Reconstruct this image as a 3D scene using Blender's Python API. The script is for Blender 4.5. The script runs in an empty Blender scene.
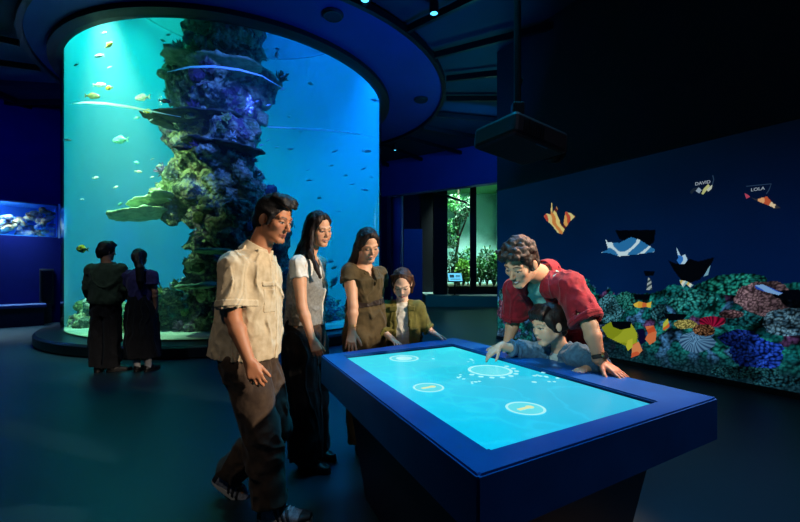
import bpy, bmesh, math, random
import numpy as np
from mathutils import Vector, Matrix

PI = math.pi
random.seed(7)
scene = bpy.context.scene
col = scene.collection

# ---------------------------------------------------------------- frame
FPX, CX, HY, EYE = 400.0, 400.0, 272.0, 1.35      # focal length in px, centre column, horizon row, eye height


def P(px, py, d):
    """the point of the place seen at column px, row py, d metres in front of the camera"""
    return np.array([(px - CX) / FPX * d, d, EYE + (HY - py) / FPX * d])


def A(*v):
    return np.array(v, float)


def unit(v):
    v = np.asarray(v, float)
    return v / (np.linalg.norm(v) + 1e-12)


def lin(h):
    """sRGB hex -> linear"""
    h = h.lstrip('#')
    c = [int(h[i:i + 2], 16) / 255 for i in (0, 2, 4)]
    return tuple(x / 12.92 if x <= .04045 else ((x + .055) / 1.055) ** 2.4 for x in c)


# ---------------------------------------------------------------- objects
def link(o, parent=None):
    col.objects.link(o)
    if parent is not None:
        o.parent = parent
    return o


def tag(o, label=None, cat=None, group=None, kind=None):
    if label:
        o['label'] = label
    if cat:
        o['category'] = cat
    if group:
        o['group'] = group
    if kind:
        o['kind'] = kind
    return o


def empty(name, loc, label=None, cat=None, group=None, kind=None):
    o = bpy.data.objects.new(name, None)
    o.empty_display_size = .1
    o.location = [float(c) for c in loc]
    link(o)
    return tag(o, label, cat, group, kind)


def np_mesh(name, verts, quads, m, parent=None, colors=None, smooth=True, origin=None):
    """quads: (n,4) or (n,3) index array"""
    verts = np.asarray(verts, np.float32)
    if parent is not None:
        verts = verts - np.array(parent_world(parent), np.float32)
    elif origin is not None:
        verts = verts - np.array(origin, np.float32)
    quads = np.asarray(quads, np.int32)
    n, k = quads.shape
    me = bpy.data.meshes.new(name)
    me.vertices.add(len(verts))
    me.vertices.foreach_set('co', verts.ravel())
    me.loops.add(n * k)
    me.loops.foreach_set('vertex_index', quads.ravel())
    me.polygons.add(n)
    me.polygons.foreach_set('loop_start', np.arange(0, n * k, k, dtype=np.int32))
    me.polygons.foreach_set('use_smooth', np.full(n, smooth, bool))
    me.update(calc_edges=True)
    if colors is not None:
        ca = me.color_attributes.new('Col', 'FLOAT_COLOR', 'POINT')
        c4 = np.ones((len(verts), 4), np.float32)
        c4[:, :3] = colors
        ca.data.foreach_set('color', c4.ravel())
    for mm in (m if isinstance(m, (list, tuple)) else [m]):
        me.materials.append(mm)
    o = bpy.data.objects.new(name, me)
    link(o, parent)
    if parent is None and origin is not None:
        o.location = [float(c) for c in origin]
    return o


def parent_world(p):
    v = Vector((0, 0, 0))
    while p is not None:
        v = v + p.location
        p = p.parent
    return v


def bm_obj(name, bm, m, parent=None, smooth=False, origin=None):
    """link a bmesh whose vertices are in world coordinates"""
    off = parent_world(parent) if parent is not None else Vector(origin if origin is not None else (0, 0, 0))
    bmesh.ops.translate(bm, verts=bm.verts, vec=-Vector([float(c) for c in off]))
    bmesh.ops.recalc_face_normals(bm, faces=bm.faces)
    me = bpy.data.meshes.new(name)
    bm.to_mesh(me)
    bm.free()
    if smooth:
        for p in me.polygons:
            p.use_smooth = True
    for mm in (m if isinstance(m, (list, tuple)) else [m]):
        me.materials.append(mm)
    o = bpy.data.objects.new(name, me)
    link(o, parent)
    if parent is None and origin is not None:
        o.location = [float(c) for c in origin]
    return o


def copy_tree(o, parent=None):
    c = o.copy()
    col.objects.link(c)
    if parent is not None:
        c.parent = parent
    for ch in list(o.children):
        copy_tree(ch, c)
    return c


def add_box(bm, c, half, R=None, bevel=0):
    """box about c with half sizes, R = 3x3 columns are its axes"""
    R = np.eye(3) if R is None else np.asarray(R, float)
    vs = []
    for sx in (-1, 1):
        for sy in (-1, 1):
            for sz in (-1, 1):
                p = np.asarray(c, float) + R @ (np.asarray(half, float) * (sx, sy, sz))
                vs.append(bm.verts.new([float(q) for q in p]))
    fs = [(0, 1, 3, 2), (4, 6, 7, 5), (0, 4, 5, 1), (2, 3, 7, 6), (0, 2, 6, 4), (1, 5, 7, 3)]
    faces = [bm.faces.new([vs[i] for i in f]) for f in fs]
    if bevel:
        es = list({e for f in faces for e in f.edges})
        bmesh.ops.bevel(bm, geom=es, offset=bevel, segments=2, profile=.5, affect='EDGES')
    return faces


def add_prism(bm, pts, z0, z1, pts_top=None):
    """polygon pts (x,y) from z0 up to z1"""
    pts_top = pts if pts_top is None else pts_top
    lo = [bm.verts.new((float(p[0]), float(p[1]), z0)) for p in pts]
    hi = [bm.verts.new((float(p[0]), float(p[1]), z1)) for p in pts_top]
    n = len(pts)
    bm.faces.new(lo[::-1])
    bm.faces.new(hi)
    for i in range(n):
        j = (i + 1) % n
        bm.faces.new((lo[i], lo[j], hi[j], hi[i]))


def add_tube(bm, pts, r, seg=8, caps=True):
    pts = [Vector([float(c) for c in p]) for p in pts]
    rs = r if isinstance(r, (list, tuple, np.ndarray)) else [r] * len(pts)
    rings = []
    n0 = None
    for i, p in enumerate(pts):
        t = (pts[min(i + 1, len(pts) - 1)] - pts[max(i - 1, 0)]).normalized()
        if n0 is None:
            n0 = t.orthogonal().normalized()
        else:
            n0 = (n0 - t * n0.dot(t))
            n0 = n0.normalized() if n0.length > 1e-6 else t.orthogonal().normalized()
        b = t.cross(n0)
        rings.append([bm.verts.new(p + (n0 * math.cos(a) + b * math.sin(a)) * float(rs[i]))
                      for a in [2 * PI * k / seg for k in range(seg)]])
    for a, b in zip(rings, rings[1:]):
        for k in range(seg):
            bm.faces.new((a[k], a[(k + 1) % seg], b[(k + 1) % seg], b[k]))
    if caps:
        bm.faces.new(rings[0][::-1])
        bm.faces.new(rings[-1])


def add_lathe(bm, c, prof, seg=64, a0=0, a1=2 * PI):
    """profile [(r,z)...] spun about the vertical through c"""
    full = abs(a1 - a0 - 2 * PI) < 1e-6
    n = seg if full else seg + 1
    rings = [[bm.verts.new((c[0] + r * math.cos(a0 + (a1 - a0) * k / seg), c[1] + r * math.sin(a0 + (a1 - a0) * k / seg), z))
              for k in range(n)] for r, z in prof]
    for a, b in zip(rings, rings[1:]):
        for k in range(seg):
            j = (k + 1) % n
            bm.faces.new((a[k], a[j], b[j], b[k]))
    return rings


def BM():
    return bmesh.new()


# ---------------------------------------------------------------- materials
def mat(name, color, rough=.6, metal=0., spec=.5, noise=None, bump=None, emit=None, estr=1., vcol=False, coat=0., var=None,
        sheen=0., wave=None):
    """noise=(scale, other colour, lo, hi)  bump=(scale, strength, distance)  wave=(scale,strength)"""
    m = bpy.data.materials.new(name)
    m.use_nodes = True
    nt = m.node_tree
    b = nt.nodes['Principled BSDF']
    c = lin(color) if isinstance(color, str) else color
    b.inputs['Base Color'].default_value = (*c, 1)
    b.inputs['Roughness'].default_value = rough
    b.inputs['Metallic'].default_value = metal
    b.inputs['Specular IOR Level'].default_value = spec
    b.inputs['Coat Weight'].default_value = coat
    b.inputs['Sheen Weight'].default_value = sheen
    tc = nt.nodes.new('ShaderNodeTexCoord')
    if vcol:
        at = nt.nodes.new('ShaderNodeVertexColor')
        at.layer_name = 'Col'
        nt.links.new(at.outputs['Color'], b.inputs['Base Color'])
    if noise:
        nz = nt.nodes.new('ShaderNodeTexNoise')
        nz.inputs['Scale'].default_value = noise[0]
        nz.inputs['Detail'].default_value = 6
        nt.links.new(tc.outputs['Object'], nz.inputs['Vector'])
        mr = nt.nodes.new('ShaderNodeMapRange')
        mr.inputs[1].default_value, mr.inputs[2].default_value = noise[2], noise[3]
        nt.links.new(nz.outputs['Fac'], mr.inputs[0])
        mx = nt.nodes.new('ShaderNodeMix')
        mx.data_type = 'RGBA'
        nt.links.new(mr.outputs[0], mx.inputs['Factor'])
        mx.inputs[6].default_value = (*c, 1)
        c2 = lin(noise[1]) if isinstance(noise[1], str) else noise[1]
        mx.inputs[7].default_value = (*c2, 1)
        if vcol:
            nt.links.new(at.outputs['Color'], mx.inputs[6])
        nt.links.new(mx.outputs[2], b.inputs['Base Color'])
    if bump:
        bz = nt.nodes.new('ShaderNodeTexNoise')
        bz.inputs['Scale'].default_value = bump[0]
        bz.inputs['Detail'].default_value = 5
        nt.links.new(tc.outputs['Object'], bz.inputs['Vector'])
        bp = nt.nodes.new('ShaderNodeBump')
        bp.inputs['Strength'].default_value = bump[1]
        bp.inputs['Distance'].default_value = bump[2] if len(bump) > 2 else .01
        nt.links.new(bz.outputs['Fac'], bp.inputs['Height'])
        nt.links.new(bp.outputs['Normal'], b.inputs['Normal'])
    if emit:
        e = lin(emit) if isinstance(emit, str) else emit
        b.inputs['Emission Color'].default_value = (*e, 1)
        b.inputs['Emission Strength'].default_value = estr
    return m


def mat_screen(name, strength, color=None, rough=.25, spec=.3):
    """a lit display: emission from the picture's own colours"""
    m = bpy.data.materials.new(name)
    m.use_nodes = True
    nt = m.node_tree
    b = nt.nodes['Principled BSDF']
    b.inputs['Base Color'].default_value = (.01, .01, .012, 1)
    b.inputs['Roughness'].default_value = rough
    b.inputs['Specular IOR Level'].default_value = spec
    if color is None:
        at = nt.nodes.new('ShaderNodeVertexColor')
        at.layer_name = 'Col'
        nt.links.new(at.outputs['Color'], b.inputs['Emission Color'])
    else:
        b.inputs['Emission Color'].default_value = (*(lin(color) if isinstance(color, str) else color), 1)
    b.inputs['Emission Strength'].default_value = strength
    return m


# ---------------------------------------------------------------- noise
_lat = np.random.RandomState(3).rand(32, 32, 32).astype(np.float32)


def vnoise(p):
    """value noise in 0..1 on points (n,3)"""
    p = np.asarray(p, np.float32)
    i = np.floor(p).astype(np.int32)
    f = p - i
    f = f * f * (3 - 2 * f)
    r = 0
    for dx in (0, 1):
        for dy in (0, 1):
            for dz in (0, 1):
                w = (f[:, 0] if dx else 1 - f[:, 0]) * (f[:, 1] if dy else 1 - f[:, 1]) * (f[:, 2] if dz else 1 - f[:, 2])
                r = r + w * _lat[(i[:, 0] + dx) & 31, (i[:, 1] + dy) & 31, (i[:, 2] + dz) & 31]
    return r


def fbm(p, octaves=4):
    p = np.asarray(p, np.float32)
    s, a, t = 0, 1., 0
    for k in range(octaves):
        s = s + a * vnoise(p * (2 ** k) + 7.3 * k)
        t += a
        a *= .5
    return s / t


def sstep(a, b, x):
    t = np.clip((x - a) / (b - a), 0, 1)
    return t * t * (3 - 2 * t)


# ---------------------------------------------------------------- smooth solids
class Solid:
    """a list of blended primitives, meshed as one continuous surface"""

    def __init__(s):
        s.items = []
        s.post = []

    def add(s, lo, hi, f, k=.01, op='u'):
        s.items.append((np.asarray(lo, float), np.asarray(hi, float), f, k, op))

    def cone(s, a, b, ra, rb=None, k=.01, op='u'):
        a, b = np.asarray(a, float), np.asarray(b, float)
        rb = ra if rb is None else rb
        ab = b - a
        L2 = float(ab @ ab) + 1e-12
        r = max(ra, rb)

        def f(X, Y, Z):
            x, y, z = X - a[0], Y - a[1], Z - a[2]
            t = np.clip((x * ab[0] + y * ab[1] + z * ab[2]) / L2, 0, 1)
            return np.sqrt((x - t * ab[0]) ** 2 + (y - t * ab[1]) ** 2 + (z - t * ab[2]) ** 2) - (ra + (rb - ra) * t)
        s.add(np.minimum(a, b) - r, np.maximum(a, b) + r, f, k, op)

    def path(s, pts, rs, k=.01):
        for i in range(len(pts) - 1):
            s.cone(pts[i], pts[i + 1], rs[i], rs[i + 1], k if i == 0 else min(k, .012))

    def tube(s, a, b, ra, rb, k=.01, op='u', cap0=False):
        """cone cut flat at b (and at a)"""
        a, b = np.asarray(a, float), np.asarray(b, float)
        ab = b - a
        L = float(np.linalg.norm(ab))
        u = ab / L
        r = max(ra, rb)

        def f(X, Y, Z):
            x, y, z = X - a[0], Y - a[1], Z - a[2]
            q = x * u[0] + y * u[1] + z * u[2]
            t = np.clip(q / L, 0, 1)
            qq = t * L
            d = np.sqrt((x - qq * u[0]) ** 2 + (y - qq * u[1]) ** 2 + (z - qq * u[2]) ** 2) - (ra + (rb - ra) * t)
            d = np.maximum(d, q - L)
            return np.maximum(d, -q) if cap0 else d
        s.add(np.minimum(a, b) - r, np.maximum(a, b) + r, f, k, op)

    def ell(s, c, r, R=None, k=.01, op='u'):
        c, r = np.asarray(c, float), np.asarray(r, float)
        R = np.eye(3) if R is None else np.asarray(R, float)
        m = float(r.max())

        def f(X, Y, Z):
            x, y, z = X - c[0], Y - c[1], Z - c[2]
            q = [(R[0, i] * x + R[1, i] * y + R[2, i] * z) / r[i] for i in range(3)]
            k0 = np.sqrt(q[0] ** 2 + q[1] ** 2 + q[2] ** 2) + 1e-9
            k1 = np.sqrt((q[0] / r[0]) ** 2 + (q[1] / r[1]) ** 2 + (q[2] / r[2]) ** 2) + 1e-9
            return k0 * (k0 - 1) / k1
        s.add(c - m, c + m, f, k, op)

    def box(s, c, half, R=None, rnd=.005, k=.004, op='u'):
        c, half = np.asarray(c, float), np.asarray(half, float)
        R = np.eye(3) if R is None else np.asarray(R, float)
        m = float(np.linalg.norm(half))

        def f(X, Y, Z):
            x, y, z = X - c[0], Y - c[1], Z - c[2]
            q = [np.abs(R[0, i] * x + R[1, i] * y + R[2, i] * z) - (half[i] - rnd) for i in range(3)]
            o = np.sqrt(sum(np.maximum(v, 0) ** 2 for v in q))
            return o + np.minimum(np.maximum(np.maximum(q[0], q[1]), q[2]), 0) - rnd
        s.add(c - m, c + m, f, k, op)

    def loft(s, a, b, st, side, k=.01, op='u', p=2.2, cap=True):
        """stations st [(t, w, th[, off_side, off_fwd])] along a->b; side = direction of the half-width w; fwd = axis x side..."""
        a, b = np.asarray(a, float), np.asarray(b, float)
        L = float(np.linalg.norm(b - a))
        u = (b - a) / L
        sd = unit(np.asarray(side, float) - u * float(np.asarray(side, float) @ u))
        fw = np.cross(u, sd)
        st = [tuple(q) + (0,) * (5 - len(q)) for q in st]
        t0 = np.array([q[0] for q in st]) * L
        tt = np.linspace(t0[0], t0[-1], 80)
        T = []
        for j in range(1, 5):
            v = np.array([q[j] for q in st], float)
            m = np.zeros(len(v))
            dl = np.diff(v) / np.diff(t0)
            m[1:-1] = np.where(dl[1:] * dl[:-1] > 0, 2 * dl[1:] * dl[:-1] / (dl[1:] + dl[:-1] + 1e-12 * np.sign(dl[1:])), 0) if len(v) > 2 else 0
            m[0], m[-1] = dl[0], dl[-1]
            i = np.clip(np.searchsorted(t0, tt, side='right') - 1, 0, len(t0) - 2)
            hh = t0[i + 1] - t0[i]
            x = (tt - t0[i]) / hh
            T.append((2 * x ** 3 - 3 * x ** 2 + 1) * v[i] + (x ** 3 - 2 * x ** 2 + x) * hh * m[i] + (3 * x ** 2 - 2 * x ** 3) * v[i + 1] + (x ** 3 - x ** 2) * hh * m[i + 1])
        mr = max(max(abs(T[0])), max(abs(T[1]))) + max(np.abs(T[2]).max(), np.abs(T[3]).max())
        lo_t, hi_t = float(t0[0]), float(t0[-1])

        def f(X, Y, Z):
            x, y, z = X - a[0], Y - a[1], Z - a[2]
            q = x * u[0] + y * u[1] + z * u[2]
            w, th, os, of = [np.interp(q, tt, v).astype(np.float32) for v in T]
            xs = x * sd[0] + y * sd[1] + z * sd[2] - os
            yf = x * fw[0] + y * fw[1] + z * fw[2] - of
            r = (np.abs(xs / w) ** p + np.abs(yf / th) ** p) ** (1 / p)
            d = (r - 1) * np.minimum(w, th)
            if cap:
                d = np.maximum(d, np.maximum(q - hi_t, lo_t - q))
            return d
        e0, e1 = a + u * lo_t, a + u * hi_t
        s.add(np.minimum(e0, e1) - mr, np.maximum(e0, e1) + mr, f, k, op)

    def cut(s, p, n, k=.002):
        """remove everything on the side n points to"""
        p, n = np.asarray(p, float), unit(n)
        s.add(p * 0 - 1e6, p * 0 + 1e6, lambda X, Y, Z: -((X - p[0]) * n[0] + (Y - p[1]) * n[1] + (Z - p[2]) * n[2]), k, 's')

    def grid(s, h):
        un = [i for i in s.items if i[4] == 'u']
        lo = np.min([i[0] for i in un], 0) - .03 - 3 * h
        hi = np.max([i[1] for i in un], 0) + .03 + 3 * h
        n = np.ceil((hi - lo) / h).astype(int) + 1
        s.h, s.lo, s.n = h, lo, n
        s.d = np.full(n, 9., np.float32)
        s.ax = [(lo[i] + h * np.arange(n[i])).astype(np.float32) for i in range(3)]

    def run(s, h):
        s.grid(h)
        for lo, hi, f, k, op in s.items:
            m = k + 4 * h
            i0 = np.clip(np.floor((lo - m - s.lo) / h).astype(int), 0, s.n - 1)
            i1 = np.clip(np.ceil((hi + m - s.lo) / h).astype(int) + 1, 1, s.n)
            if np.any(i1 <= i0):
                continue
            sl = tuple(slice(i0[j], i1[j]) for j in range(3))
            X, Y, Z = s.ax[0][sl[0]][:, None, None], s.ax[1][sl[1]][None, :, None], s.ax[2][sl[2]][None, None, :]
            v = f(X, Y, Z)
            if v.ndim != 3 or v.shape != s.d[sl].shape:
                v = np.broadcast_to(v, s.d[sl].shape)
            v = v.astype(np.float32)
            a = s.d[sl]
            if op == 'u':
                hh = np.maximum(k - np.abs(a - v), 0) / k
                s.d[sl] = np.minimum(a, v) - hh * hh * k * .25
            elif op == 's':
                v = -v
                hh = np.maximum(k - np.abs(a - v), 0) / k
                s.d[sl] = np.maximum(a, v) + hh * hh * k * .25
            elif op == 'i':
                full = np.full(s.d.shape, 9., np.float32)
                full[sl] = v
                s.d = np.maximum(s.d, full)
        return s

    def wrinkle(s, fn, band=.03):
        idx = np.nonzero(np.abs(s.d) < band)
        p = np.stack([s.ax[i][idx[i]] for i in range(3)], 1)
        s.d[idx] += fn(p).astype(np.float32)
        return s

    def trim(s, p, n):
        """cut the finished field clean: drop the side n points to"""
        p, n = np.asarray(p, float), unit(n)
        X, Y, Z = s.ax[0][:, None, None], s.ax[1][None, :, None], s.ax[2][None, None, :]
        s.d = np.maximum(s.d, ((X - p[0]) * n[0] + (Y - p[1]) * n[1] + (Z - p[2]) * n[2]).astype(np.float32))
        return s

    def like(s):
        o = Solid()
        o.h, o.lo, o.n, o.ax = s.h, s.lo, s.n, s.ax
        return o

    def patch(s, boxes, t=.004, inner=.003):
        """a thin layer lying on this surface where any of the solids in boxes is"""
        o = s.like()
        q = Solid()
        q.items = boxes.items
        q.h, q.lo, q.n, q.ax = s.h, s.lo, s.n, s.ax
        q.d = np.full(s.n, 9., np.float32)
        for lo, hi, f, k, op in q.items:
            m = 4 * s.h
            i0 = np.clip(np.floor((lo - m - s.lo) / s.h).astype(int), 0, s.n - 1)
            i1 = np.clip(np.ceil((hi + m - s.lo) / s.h).astype(int) + 1, 1, s.n)
            sl = tuple(slice(i0[j], i1[j]) for j in range(3))
            X, Y, Z = s.ax[0][sl[0]][:, None, None], s.ax[1][sl[1]][None, :, None], s.ax[2][sl[2]][None, None, :]
            v = np.broadcast_to(f(X, Y, Z), q.d[sl].shape)
            q.d[sl] = np.minimum(q.d[sl], v) if op == 'u' else np.maximum(q.d[sl], -v)
        o.d = np.maximum(np.maximum(s.d - t, q.d), -(s.d + inner + s.h)).astype(np.float32)
        return o

    def surf(s):
        d, h, lo = s.d, s.h, s.lo
        d = d.copy()
        for ax in range(3):                       # keep the border outside
            sl = [slice(None)] * 3
            for e in (0, -1):
                sl[ax] = e
                d[tuple(sl)] = np.maximum(d[tuple(sl)], h)
                sl[ax] = slice(None)
        sg = d < 0
        c = np.zeros(np.array(d.shape) - 1, np.uint8)
        for dx in (0, 1):
            for dy in (0, 1):
                for dz in (0, 1):
                    c += sg[dx:d.shape[0] - 1 + dx, dy:d.shape[1] - 1 + dy, dz:d.shape[2] - 1 + dz]
        act = (c > 0) & (c < 8)
        I = np.argwhere(act)
        vid = np.full(c.shape, -1, np.int32)
        vid[act] = np.arange(len(I))
        acc = np.zeros((len(I), 3), np.float32)
        cnt = np.zeros((len(I), 1), np.float32)
        corner = lambda o: d[I[:, 0] + o[0], I[:, 1] + o[1], I[:, 2] + o[2]]
        C = {(x, y, z): corner((x, y, z)) for x in (0, 1) for y in (0, 1) for z in (0, 1)}
        for ax in range(3):
            o1, o2 = [a for a in range(3) if a != ax]
            for u in (0, 1):
                for v in (0, 1):
                    p0 = [0, 0, 0]
                    p0[o1], p0[o2] = u, v
                    p1 = list(p0)
                    p1[ax] = 1
                    a, b = C[tuple(p0)], C[tuple(p1)]
                    x = (a < 0) != (b < 0)
                    t = np.where(x, a / np.where(x, a - b, 1), 0)
                    q = np.tile(np.array(p0, np.float32), (len(I), 1))
                    q[:, ax] = t
                    acc += q * x[:, None]
                    cnt += x[:, None]
        verts = (I + acc / cnt) * h + lo
        quads = []
        for ax in range(3):
            o1, o2 = [(1, 2), (2, 0), (0, 1)][ax]
            sl0, sl1 = [slice(1, -1)] * 3, [slice(1, -1)] * 3
            sl0[ax], sl1[ax] = slice(0, -1), slice(1, None)
            a, b = sg[tuple(sl0)], sg[tuple(sl1)]
            for flip in (False, True):
                e = np.argwhere((a & ~b) if not flip else (~a & b))
                if not len(e):
                    continue
                g = e.copy()
                for q in range(3):
                    if q != ax:
                        g[:, q] += 1
                k = []
                for (u, v) in ((-1, -1), (0, -1), (0, 0), (-1, 0)):
                    w = g.copy()
                    w[:, o1] += u
                    w[:, o2] += v
                    k.append(vid[w[:, 0], w[:, 1], w[:, 2]])
                qd = np.stack(k, 1)
                quads.append(qd[:, ::-1] if flip else qd)
        if not quads:
            return verts, np.zeros((0, 4), int)
        return verts, np.concatenate(quads)

    def obj(s, name, m, parent=None, color=None, origin=None, smooth=True, keep=None):
        v, q = s.surf()
        return np_mesh(name, v, q, m, parent, color(v) if color else None, smooth, origin)
# ================================================================ THE ROOM
M = {}
M['floor'] = mat('floor_vinyl', '#152c36', rough=.42, spec=.4, noise=(.9, '#10252e', .35, .7), bump=(90, .05, .002))
M['navy_wall'] = mat('navy_wall_paint', '#050f50', rough=.85, spec=.08, noise=(2.0, '#040d46', .3, .7))
M['dark_wall'] = mat('dark_wall_paint', '#0a0f22', rough=.8, noise=(2.0, '#080c1c', .3, .7))
M['blue_wall'] = mat('blue_wall_paint', '#0f3a9c', rough=.7, noise=(1.5, '#0d348e', .3, .7))
M['soffit'] = mat('soffit_paint', '#0a3080', rough=.7, noise=(.8, '#082a72', .3, .7))
M['panel_ceiling'] = mat('ceiling_panel', '#14313f', rough=.75, noise=(1.2, '#102733', .3, .7))
M['black'] = mat('matt_black', '#07080b', rough=.6)
M['black_metal'] = mat('black_metal', '#0a0b0f', rough=.45, metal=.3)



TC = A(-3.96, 10.05)          # centre of the great tank
TR, TZ0, TZ1, TZW = 3.49, .20, 5.54, 8.5   # radius, floor, lower edge of the rim, top of the water
RC, RR = A(-3.33, 9.85), 4.37  # the round soffit over it


def poly_obj(name, pts, z0, z1, m, kind='structure', **k):
    bm = BM()
    add_prism(bm, pts, z0, z1)
    o = bm_obj(name, bm, m, **k)
    return tag(o, kind=kind)


poly_obj('floor', [(-16, -3), (10, -3), (10, 26), (-16, 26)], -.1, 0, M['floor'])
# the ceiling, open over the great tank
bm = BM()
rect = lambda d: TC + d * min([((v - TC[i]) / d[i]) for i, v in ((0, -16.), (0, 10.), (1, -3.), (1, 26.)) if abs(d[i]) > 1e-6 and (v - TC[i]) / d[i] > 0])
angs = sorted([2 * PI * k / 96 for k in range(96)] + [math.atan2(y - TC[1], x - TC[0]) % (2 * PI) for x in (-16, 10) for y in (-3, 26)])
ci = [bm.verts.new((TC[0] + 3.7 * math.cos(t), TC[1] + 3.7 * math.sin(t), 5.78)) for t in angs]
co_ = [bm.verts.new((*rect(A(math.cos(t), math.sin(t))), 5.78)) for t in angs]
for k in range(len(angs)):
    j = (k + 1) % len(angs)
    bm.faces.new((ci[k], co_[k], co_[j], ci[j]))
tag(bm_obj('ceiling', bm, M['panel_ceiling']), kind='structure')


def slab(name, p0, p1, th, z0, z1, m, side=1):
    p0, p1 = A(*p0), A(*p1)
    d = unit(p1 - p0)
    n = A(-d[1], d[0]) * side * th
    return poly_obj(name, [p0, p1, p1 + n, p0 + n], z0, z1, m)


# projection wall on the right: from its free end towards the camera side
E0 = A(1.955, 8.06)
EV = unit(A(4.23, 4.23) - E0)
EN = A(-EV[1], EV[0])          # away from the room (to the right)
EN = EN if EN[0] > 0 else -EN
WL = 10.5
poly_obj('wall_right', [E0, E0 + EV * WL, E0 + EV * WL + EN * .35, E0 + EN * .35], 0, 5.78, M['dark_wall'])
# wall on the left, running off behind the tank, with a window opening into another aquarium
L0, LV = A(-10.0, 10.0), unit(A(.82, .80))
LN = A(-LV[1], LV[0])          # behind the wall
wz0, wz1, ws0, ws1 = 2.28, 3.16, -2.2, 1.11


def lw(s0, s1, z0, z1, name, m=None):
    a, b = L0 + LV * s0, L0 + LV * s1
    return poly_obj(name, [a, b, b + LN * .25, a + LN * .25], z0, z1, m or M['navy_wall'])


bm = BM()
for s0, s1, z0, z1 in ((-6, ws0, 0, 5.78), (ws1, 4.5, 0, 5.78), (ws0, ws1, 0, wz0), (ws0, ws1, wz1, 5.78)):
    a, b = L0 + LV * s0, L0 + LV * s1
    add_prism(bm, [a, b, b + LN * .25, a + LN * .25], z0, z1)
tag(bm_obj('wall_left', bm, M['navy_wall']), kind='structure')
# far wall and the header over the opening to the next hall
H0, HV = A(3.3, 13.6), unit(A(-4.07, 2.6))
HN = A(-HV[1], HV[0])
HN = HN if HN[1] > 0 else -HN
a, b = H0 - HV * 3.2, H0 + HV * 13
poly_obj('trim_1', [a, b, b + HN * .35, a + HN * .35], 4.40, 5.78, M['blue_wall'])
poly_obj('wall_back', [(-15, 22), (9, 22), (9, 22.3), (-15, 22.3)], 0, 5.78, M['navy_wall'])
a, b = H0 + HV * 4.55, H0 + HV * 13
poly_obj('wall_side', [a + HN * .02, b + HN * .02, b + HN * .3, a + HN * .3], 0, 4.40, M['navy_wall'])

# round soffit, its dark track and the beams that run outwards from it
bm = BM()
angs = [2 * PI * k / 96 for k in range(96)]
ci = [bm.verts.new((TC[0] + 3.6 * math.cos(t), TC[1] + 3.6 * math.sin(t), 5.66)) for t in angs]
co_ = [bm.verts.new((RC[0] + RR * math.cos(t), RC[1] + RR * math.sin(t), 5.66)) for t in angs]
for k in range(96):
    bm.faces.new((ci[k], co_[k], co_[(k + 1) % 96], ci[(k + 1) % 96]))
tag(bm_obj('trim_2', bm, M['soffit']), kind='structure')
bm = BM()
add_lathe(bm, RC, [(RR - .03, 5.58), (RR + .06, 5.58), (RR + .06, 5.70), (RR - .03, 5.70), (RR - .03, 5.58)], 96)
tag(bm_obj('trim_3', bm, M['black_metal']), kind='structure')
n = 4
for deg in list(range(-78, 80, 13)) + [105, 118, 131, 144, 157, 168, 178, 188, 199, 212]:
    t = math.radians(deg)
    d = A(math.cos(t), math.sin(t))
    q = A(-d[1], d[0]) * .035
    p0, p1 = RC + d * (RR + .1), RC + d * (RR + (7.5 if deg < 100 else 5.2))
    if deg == -78:
        continue
    poly_obj('trim_%d' % n, [p0 - q, p1 - q, p1 + q, p0 + q], 5.56, 5.68, M['black_metal'])
    n += 1
# outer curved track on the left
bm = BM()
add_lathe(bm, RC, [(RR + 1.9, 5.58), (RR + 2.02, 5.58), (RR + 2.02, 5.70), (RR + 1.9, 5.70), (RR + 1.9, 5.58)], 60, math.radians(120), math.radians(215))
tag(bm_obj('trim_%d' % n, bm, M['black_metal']), kind='structure')

# ---- fittings on the ceiling
M['lamp_face'] = mat('lamp_face', '#9fd8ff', emit='#58d0ff', estr=2.2)
M['speaker'] = mat('speaker_grille', '#0a1026', rough=.8)


def on_soffit(px, py, z):
    d = (z - EYE) * FPX / (HY - py)
    return P(px, py, d)


for px, py, lab in ((333, 14, 'round dark speaker on the blue soffit above the tank rim'),
                    (421, 99, 'small dark round speaker on the blue soffit near its track')):
    c = on_soffit(px, py, 5.655)
    sp = empty('ceiling_speaker', c, lab, 'speaker')
    bm = BM()
    add_lathe(bm, c, [(.002, c[2] - .045), (.15, c[2] - .045), (.175, c[2] - .02), (.175, c[2])], 32)
    bm_obj('housing', bm, M['speaker'], sp)
    bm = BM()
    add_lathe(bm, c, [(.13, c[2] - .049), (.15, c[2] - .053), (.16, c[2] - .045)], 32)
    bm_obj('ring', bm, M['black_metal'], sp)
for px, py, lab in ((434, 15, 'small lit cyan spotlight on a beam beyond the soffit'),
                    (365, 2, 'small lit cyan spotlight at the top edge beside the soffit track'),
                    (395, 151, 'tiny lit spotlight low under the far ceiling beams')):
    c = on_soffit(px, py, 5.5)
    sp = empty('ceiling_spotlight', c, lab, 'spotlight')
    bm = BM()
    add_lathe(bm, c, [(.06, c[2] + .02), (.075, c[2] + .02), (.075, c[2] + .2), (.002, c[2] + .2)], 24)
    add_tube(bm, [c + A(0, 0, .2), c + A(0, 0, .28)], .02)
    bm_obj('can', bm, M['black_metal'], sp)
    bm = BM()
    r_ = .06 if py < 100 else .035
    add_lathe(bm, c, [(.001, c[2] + .015), (r_, c[2] + .03)], 24)
    bm_obj('lens', bm, M['lamp_face'], sp)

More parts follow.
